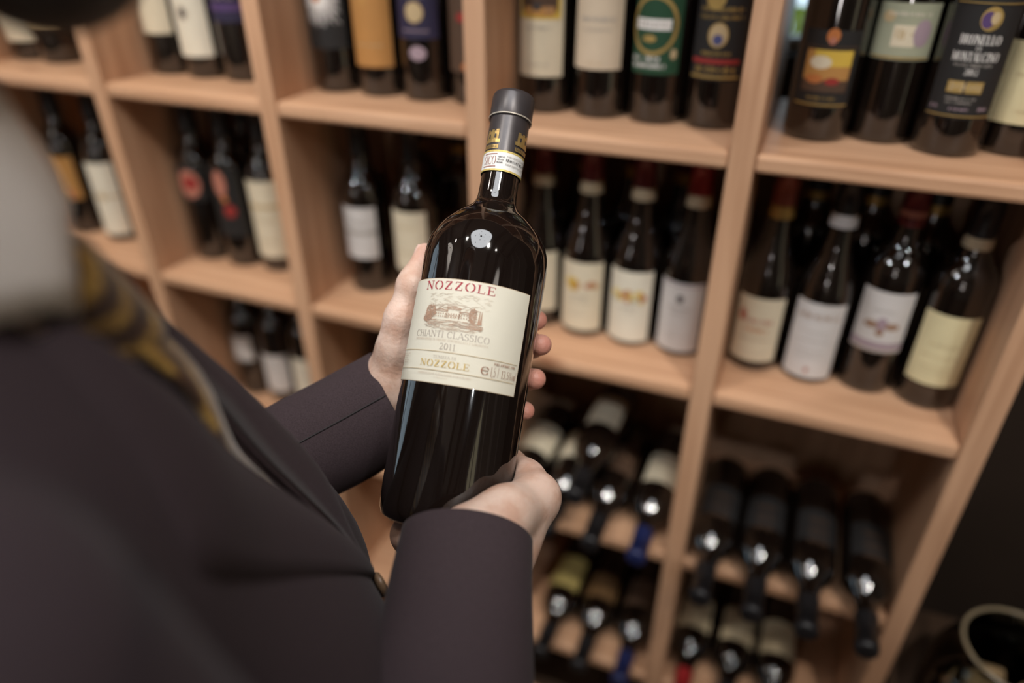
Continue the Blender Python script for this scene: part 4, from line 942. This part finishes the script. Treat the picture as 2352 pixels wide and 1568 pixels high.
# pinker finger pads and knuckles, as a colour attribute of the skin
FL = [polar(a, z, RB + .010) for a, z in ((20, .175), (8, .1525), (8, .1228), (15, .095))] + [(-.055, .024, .214), (.072, -.021, .036), (.066, .0, .045), (-.066, .03, .158)]
FLW = [bw(p) for p in FL]; allv = np.vstack(Vs); fl = np.zeros(len(allv))
for p, r_f, g_f in zip(FLW, [.016] * 4 + [.012, .012, .012, .012], [1.0] * 4 + [.45, .4, .35, .3]): fl = np.maximum(fl, g_f * np.exp(-((np.linalg.norm(allv - p, axis=1) / r_f) ** 2)))
at = body_o.data.attributes.new('flush', 'FLOAT', 'POINT'); at.data.foreach_set('value', fl.astype(np.float32))
nt = skin.node_tree; bs = nt.nodes['Principled BSDF']; src = bs.inputs['Base Color'].links[0].from_socket
an = nt.nodes.new('ShaderNodeAttribute'); an.attribute_name = 'flush'; mxs = nt.nodes.new('ShaderNodeMix'); mxs.data_type = 'RGBA'; nt.links.new(an.outputs['Fac'], mxs.inputs[0]); nt.links.new(src, mxs.inputs[6]); mxs.inputs[7].default_value = (.56, .235, .175, 1); nt.links.new(mxs.outputs[2], bs.inputs['Base Color'])
# eyes, nails
eye_m = mat('eye', (.7, .68, .65), .2); iris_m = mat('iris', (.05, .03, .02), .2)
for s in (-1, 1):
    v, f = lathe_vf([(.001, -.0118), (.0055, -.0105), (.010, -.006), (.0118, 0), (.010, .006), (.0055, .0105), (.001, .0118)], 18); c = pw(np.array((s * .033, .146, .187) + HS))
    e = pobj('eye', np.array(v) + c, f, eye_m)
    v, f = lathe_vf([(.001, 0.0), (.005, .0003)], 14, False, False); v = np.array(v); M_ = np.stack([PR, np.array([0, 0, 1.0]), PD], 1); pobj('iris', v @ M_.T + c + PD * .0121, f, iris_m, e)
nail_m = mat('fingernail', (.72, .50, .42), .25, .05, 50, spec=.5, coat=.2)
def nail(c, ax_len, ax_w, nrm, l, w):
    vv, ff = [], []
    for i in range(9):
        for j in range(7):
            a, b = (i / 8 - .5) * 2, (j / 6 - .5) * 2; h = (1 - .35 * max(0, a)) ; q = np.array(c) + np.array(ax_len) * a * l * math.sqrt(1 - .25 * b * b) + np.array(ax_w) * b * w * (1 - .15 * a * a) + np.array(nrm) * (-.0030 * b * b - .0008 * a * a); vv.append(bw(q))
    for i in range(8):
        for j in range(6): ff.append((i * 7 + j, (i + 1) * 7 + j, (i + 1) * 7 + j + 1, i * 7 + j + 1))
    pobj('fingernail', vv, ff, nail_m)
def unit(x): x = np.array(x, float); return x / np.linalg.norm(x)
ax = unit((.004, .001, .022)); nr = unit((-.93, -.28, .10)); nr = unit(nr - ax * (nr @ ax)); nail(np.array((-.0543, .0260, .2140)) + nr * .0094, ax, np.cross(ax, nr), nr, .0068, .0058)

# --- sleeves, lofted and open at the cuff
def sleeve(name, path, radii, ref, parent, wr=0.0, seedv=1, n=64):
    """path/radii: centre points in the room and (a, b) half axes; ref: direction of half axis a"""
    P = catmull(path, 10); Q = catmull(radii, 10); rr2 = np.random.default_rng(seedv); ph = rr2.uniform(0, 6.28, 8)
    ring_v = []; ref = np.array(ref, float)
    T = np.gradient(P, axis=0); T /= np.linalg.norm(T, axis=1)[:, None]
    S = np.concatenate([[0], np.cumsum(np.linalg.norm(np.diff(P, axis=0), axis=1))])
    def ring(i, g, th=None):
        t = T[i]; a = ref - t * (ref @ t); a /= np.linalg.norm(a); b = np.cross(t, a); th = np.linspace(0, 2 * np.pi, n, endpoint=False) if th is None else np.array([th])
        w = 1 + wr * min(1, S[i] / .05) * (np.sin(2 * th + ph[0] + 30 * S[i]) * .5 + np.sin(3 * th + ph[1] - 62 * S[i]) * .35 + np.sin(th + ph[2] + 95 * S[i]) * .3)
        return P[i] + (np.cos(th) * w * (Q[i][0] - g))[:, None] * a + (np.sin(th) * w * (Q[i][1] - g))[:, None] * b
    rings = [ring(8, .004), ring(0, .0028), ring(0, .0012)] + [ring(0, .0004)] + [ring(i, 0) for i in range(len(P))]
    rings[2] = rings[2] - T[0] * .0010; rings[3] = rings[3] - T[0] * .0004
    V = np.vstack(rings); F = []
    for i in range(len(rings) - 1):
        for k in range(n): k2 = (k + 1) % n; F.append((i * n + k, i * n + k2, (i + 1) * n + k2, (i + 1) * n + k))
    o = pobj(name, V, F, suit, parent)
    return o, P, T, ring
def in_jacket(P): return pw(np.array(P))

# --- jacket body with an open V at the front
BUTTON_U = -.328
def jac(p):
    q = np.array(p, float); s = np.clip((-q[..., 0] - .005) / .06, 0, 1); w = np.clip((-.06 - q[..., 2]) / .10, 0, 1) * np.clip((q[..., 2] + .48) / .12, 0, 1)
    q[..., 1] -= .028 * s * s * (3 - 2 * s) * w
    return torso(q, .004)
def vhalf(u): return np.interp(u, [BUTTON_U - .02, BUTTON_U, -.20, -.06, .05], [-.02, .000, .020, .052, .060])
def jacket_sd(p):
    d = smin(jac(p), sd_cone(p, (0, .02, -.55), (0, .03, -.72), .165, .172), .08)
    d = smin(d, sd_cone(p, R_SH, R_EL, .074, .060), .03); d = smin(d, sd_cone(p, L_SH, L_EL, .074, .060), .03)
    cut = np.maximum(np.maximum(np.abs(p[..., 0]) - vhalf(p[..., 2]), -p[..., 1]), -(d + .018))
    cut2 = sd_cone(p, (0, -.012, -.08), (0, .035, .14), .066, .072)
    d = smax(smax(d, -cut, .004), -cut2, .006)
    return np.maximum(d, -.80 - p[..., 2])
V, F = surface_nets(jacket_sd, (-.34, -.20, -.81), (.34, .30, .02), .0065); V = relax(V, F, 2)
jacket = pobj('jacket', pw(V), F, suit)
def surfF(R, U, fn=jac):
    lo, hi = 0.02, .35
    for _ in range(28):
        m = (lo + hi) / 2
        if fn(np.array([[R, m, U]]))[0] < 0: lo = m
        else: hi = m
    return lo
# lapels: turned-back strips along the V
for s in (1, -1):
    us = np.linspace(-.035 if s > 0 else -.085, BUTTON_U + .004, 26); vv, ff = [], []; nv = 7
    for i, u in enumerate(us):
        t = i / (len(us) - 1); w0 = float(vhalf(u)) - .004; lw = (.012 + .066 * min(1, t * 3.2)) * (1 - max(0, (t - .35) / .65)) ** .8 + .006
        for j in range(nv):
            q = j / (nv - 1); R = s * (w0 + lw * q); lift = .003 + .007 * math.sin(math.pi * min(1, q * 1.1)) * (1 - .6 * t) ; vv.append((R, surfF(R, u) + lift * (1.0 if q < .99 else .55), u))
    top = len(vv); vv += [(a, b - .004, c) for a, b, c in vv]
    for i in range(len(us) - 1):
        for j in range(nv - 1):
            q = (i * nv + j, (i + 1) * nv + j, (i + 1) * nv + j + 1, i * nv + j + 1); ff += [q, tuple(x + top for x in q[::-1])]
        for j in (0, nv - 1): ff.append((i * nv + j, (i + 1) * nv + j, (i + 1) * nv + j + top, i * nv + j + top))
    pobj('lapel', pw(np.array(vv)), ff, suit, jacket)
# front button, horn brown
v, f = lathe_vf([(.004, .0045), (.0085, .0042), (.0095, .0025), (.0095, .0), (.001, -.001)], 22); M_ = np.stack([PR, np.array([0, 0, 1.0]), PD], 1)
pobj('button', np.array(v) @ M_.T + pw(np.array((.004, surfF(.004, BUTTON_U - .004) + .003, BUTTON_U - .006))), f, mat('horn_button', (.16, .10, .06), .3, .3, 200), jacket)
# sleeves
so, P, T, Q = sleeve('sleeve', [bw((-.0590, .0690, .0872)), bw((-.103, .0760, .0520)), bw((-.174, .078, -.003)), pw(L_EL + (-.004, .004, .0)), pw(L_EL * .6 + L_SH * .4), pw(L_SH)],
       [(.0490, .0370), (.0500, .0400), (.052, .048), (.062, .058), (.070, .066), (.074, .072)], np.array(bw((-.62, 0, .785))) - BB, jacket, .018, 3)
# sewn seam along the far sleeve
t0_ = T[4]; a_ = np.array(bw((-.62, 0, .785))) - BB; a_ -= t0_ * (a_ @ t0_); b__ = np.cross(t0_, a_); SG = -1 if (b__ @ BY) > 0 else 1
path = [Q(i, -.0003, R_(84 * SG))[0] for i in range(0, 26)]
v, f = tube_vf([tuple(q - man_off) for q in path], .0007, 6); obj('seam', v, f, suit_dark, so)
so, P, T, Q = sleeve('sleeve', [bw((.0205, -.0600, -.0040)), bw((.0215, -.0870, -.0420)), bw((.0230, -.130, -.105)), pw(R_EL + (.0, .006, .004)), pw(R_EL * .55 + R_SH * .45), pw(R_SH)],
       [(.0475, .0400), (.0500, .0430), (.0560, .0500), (.0660, .062), (.072, .070), (.076, .074)], BX, jacket, .016, 8)

# --- shirt, collar, tie
def shirt_sd(p):
    d = torso(p, -.010); d = smax(d, -p[..., 1] - .02, .01); return np.maximum(np.maximum(d, -.36 - p[..., 2]), np.abs(p[..., 0]) - np.interp(p[..., 2], [-.36, -.30, -.16, -.08, .0], [.004, .006, .016, .05, .10]))
V, F = surface_nets(shirt_sd, (-.13, -.03, -.37), (.13, .24, -.01), .007); shirt = pobj('shirt', pw(relax(V, F, 1)), F, shirt_m)
# collar: band and folded leaf with points
vv, ff = [], []; na, nj = 48, 7
for i in range(na + 1):
    a = -1 + 2 * i / na; th = a * 168                              # 0 = back of neck
    s_, c_ = math.sin(R_(th)), -math.cos(R_(th)); fr = abs(a)
    for j in range(nj):
        q = j / (nj - 1)
        topU = .048 - .004 * fr ** 1.5; botU = -.010 - .037 * fr ** 3
        u = topU + (botU - topU) * q; rad = .064 + .012 * q + .006 * fr * q
        fwd = .008 + .006 * fr + .008 * q * fr
        yy2 = c_ * rad * 1.05 + fwd - .006; yy2 += (float(np.interp(u, [-.05, -.03, 0, .025, .05], [.079, .090, .099, .094, .086])) - yy2) * fr ** 3
        vv.append((s_ * rad * 1.02 + (math.copysign(.016 * q * max(0, fr - .75) / .25, s_)), yy2, u))
n0 = len(vv); vv += [(x * .955, (y - .02) * .955 + .02, z) for x, y, z in vv]
for i in range(na):
    for j in range(nj - 1):
        q = (i * nj + j, (i + 1) * nj + j, (i + 1) * nj + j + 1, i * nj + j + 1); ff += [q, tuple(x + n0 for x in q[::-1])]
    for j in (0, nj - 1): ff.append((i * nj + j, (i + 1) * nj + j, (i + 1) * nj + j + n0, i * nj + j + n0))
for i in (0, na):
    for j in range(nj - 1): ff.append((i * nj + j, i * nj + j + 1, i * nj + j + 1 + n0, i * nj + j + n0))
pobj('collar', pw(np.array(vv)), ff, shirt_m, shirt)
# tie: brown silk with rows of gold dots
tm = bpy.data.materials.new('tie_silk'); tm.use_nodes = True; nt = tm.node_tree; N = nt.nodes; L = nt.links; b_ = N['Principled BSDF']
tc = N.new('ShaderNodeTexCoord'); mp = N.new('ShaderNodeMapping'); mp.inputs['Rotation'].default_value = (0, R_(35), R_(20)); L.new(tc.outputs['Object'], mp.inputs[0])
wv = N.new('ShaderNodeTexWave'); wv.inputs['Scale'].default_value = 22; wv.inputs['Distortion'].default_value = 1.0; L.new(mp.outputs[0], wv.inputs['Vector'])
vo = N.new('ShaderNodeTexVoronoi'); vo.inputs['Scale'].default_value = 190; L.new(mp.outputs[0], vo.inputs['Vector'])
r1 = N.new('ShaderNodeValToRGB'); r1.color_ramp.elements[0].position = .35; r1.color_ramp.elements[0].color = (.085, .034, .013, 1); r1.color_ramp.elements[1].position = .75; r1.color_ramp.elements[1].color = (.50, .30, .07, 1); L.new(wv.outputs[0], r1.inputs[0])
r2 = N.new('ShaderNodeValToRGB'); r2.color_ramp.elements[0].position = .25; r2.color_ramp.elements[0].color = (1, 1, 1, 1); r2.color_ramp.elements[1].position = .5; r2.color_ramp.elements[1].color = (.55, .5, .45, 1); L.new(vo.outputs['Distance'], r2.inputs[0])
mx = N.new('ShaderNodeMix'); mx.data_type = 'RGBA'; mx.blend_type = 'MULTIPLY'; mx.inputs[0].default_value = 1; L.new(r1.outputs[0], mx.inputs[6]); L.new(r2.outputs[0], mx.inputs[7]); L.new(mx.outputs[2], b_.inputs['Base Color']); b_.inputs['Roughness'].default_value = .5; b_.inputs['Sheen Weight'].default_value = .3
vv, ff = [], []; us = np.linspace(-.068, -.40, 30); nj = 9
for i, u in enumerate(us):
    t = i / (len(us) - 1); w = .018 + .026 * min(1, t * 2.2)
    for j in range(nj):
        q = (j / (nj - 1) - .5) * 2; R = -.004 + w * q; vv.append((R, surfF(0, u, lambda p: torso(p, -.010)) + .004 + .007 * (1 - q * q) + .016 * math.exp(-((u + .11) / .06) ** 2), u))
n0 = len(vv); vv += [(a, b - .005, c) for a, b, c in vv]
for i in range(len(us) - 1):
    for j in range(nj - 1):
        q = (i * nj + j, (i + 1) * nj + j, (i + 1) * nj + j + 1, i * nj + j + 1); ff += [q, tuple(x + n0 for x in q[::-1])]
    for j in (0, nj - 1): ff.append((i * nj + j, (i + 1) * nj + j, (i + 1) * nj + j + n0, i * nj + j + n0))
tie = pobj('tie', pw(np.array(vv)), ff, tm)
V, F = surface_nets(lambda p: smin(sd_cone(p, (-.008, .086, -.040), (-.004, .106, -.078), .019, .014), sd_cone(p, (.008, .086, -.040), (.0, .106, -.078), .019, .014), .01), (-.04, .05, -.11), (.04, .14, -.005), .003)
pobj('tie_knot', pw(V), F, tm, tie)

# --- hair, beard, trousers, shoes
def hair_sd(p):
    p = p - HS
    return np.maximum(np.maximum(sd_ell(p, (0, .055, .212), (.083, .103, .112)), -(p[..., 2] - .150 - np.maximum(0, p[..., 1] - .05) * .9)), -(.125 - p[..., 1]) * 0 + (p[..., 1] - .140))
V, F = surface_nets(hair_sd, (-.1, -.07, .1), (.1, .18, .34), .005); pobj('hair', pw(relax(V, F, 1)), F, hair_m)
def beard_sd(p):
    p = p - HS
    d = sd_cone(p, (0, .082, .138), (0, .130, .090), .058, .037)
    for s in (-1, 1): d = smin(d, sd_cone(p, (s * .054, .050, .150), (s * .022, .126, .094), .024, .027), .03)
    mouth = sd_ell(p, (0, .166, .1235), (.020, .022, .009))
    return smax(np.maximum(d, p[..., 2] - .150 - np.maximum(0, .06 - p[..., 1]) * .5), -mouth, .004)
V, F = surface_nets(beard_sd, (-.1, 0, .03), (.1, .2, .2), .0045); pobj('beard', pw(relax(V, F, 1)), F, hair_m)
def trousers_sd(p):
    d = sd_ell(p, (0, .030, -.66), (.168, .122, .13))
    for s in (-1, 1): d = smin(d, sd_cone(p, (s * .09, .02, -.68), (s * .10, .03, -1.02), .096, .078), .03); d = smin(d, sd_cone(p, (s * .10, .03, -1.02), (s * .105, .0, -1.39), .078, .066), .03)
    return np.maximum(d, -1.41 - p[..., 2])
V, F = surface_nets(trousers_sd, (-.22, -.13, -1.43), (.22, .19, -.52), .009); pobj('trousers', pw(relax(V, F, 1)), F, suit)
shoe_m = mat('shoe_leather', (.015, .010, .008), .25, .2, 60)
for s in (-1, 1):
    def shoe_sd(p): return np.maximum(smin(sd_cone(p, (s * .105, -.035, -1.415), (s * .12, .16, -1.435), .042, .034), sd_ell(p, (s * .112, .10, -1.43), (.047, .10, .035)), .02), -1.4575 - p[..., 2])
    V, F = surface_nets(shoe_sd, (s * .112 - .09, -.1, -1.465), (s * .112 + .09, .24, -1.36), .006); pobj('shoe', pw(V), F, shoe_m)
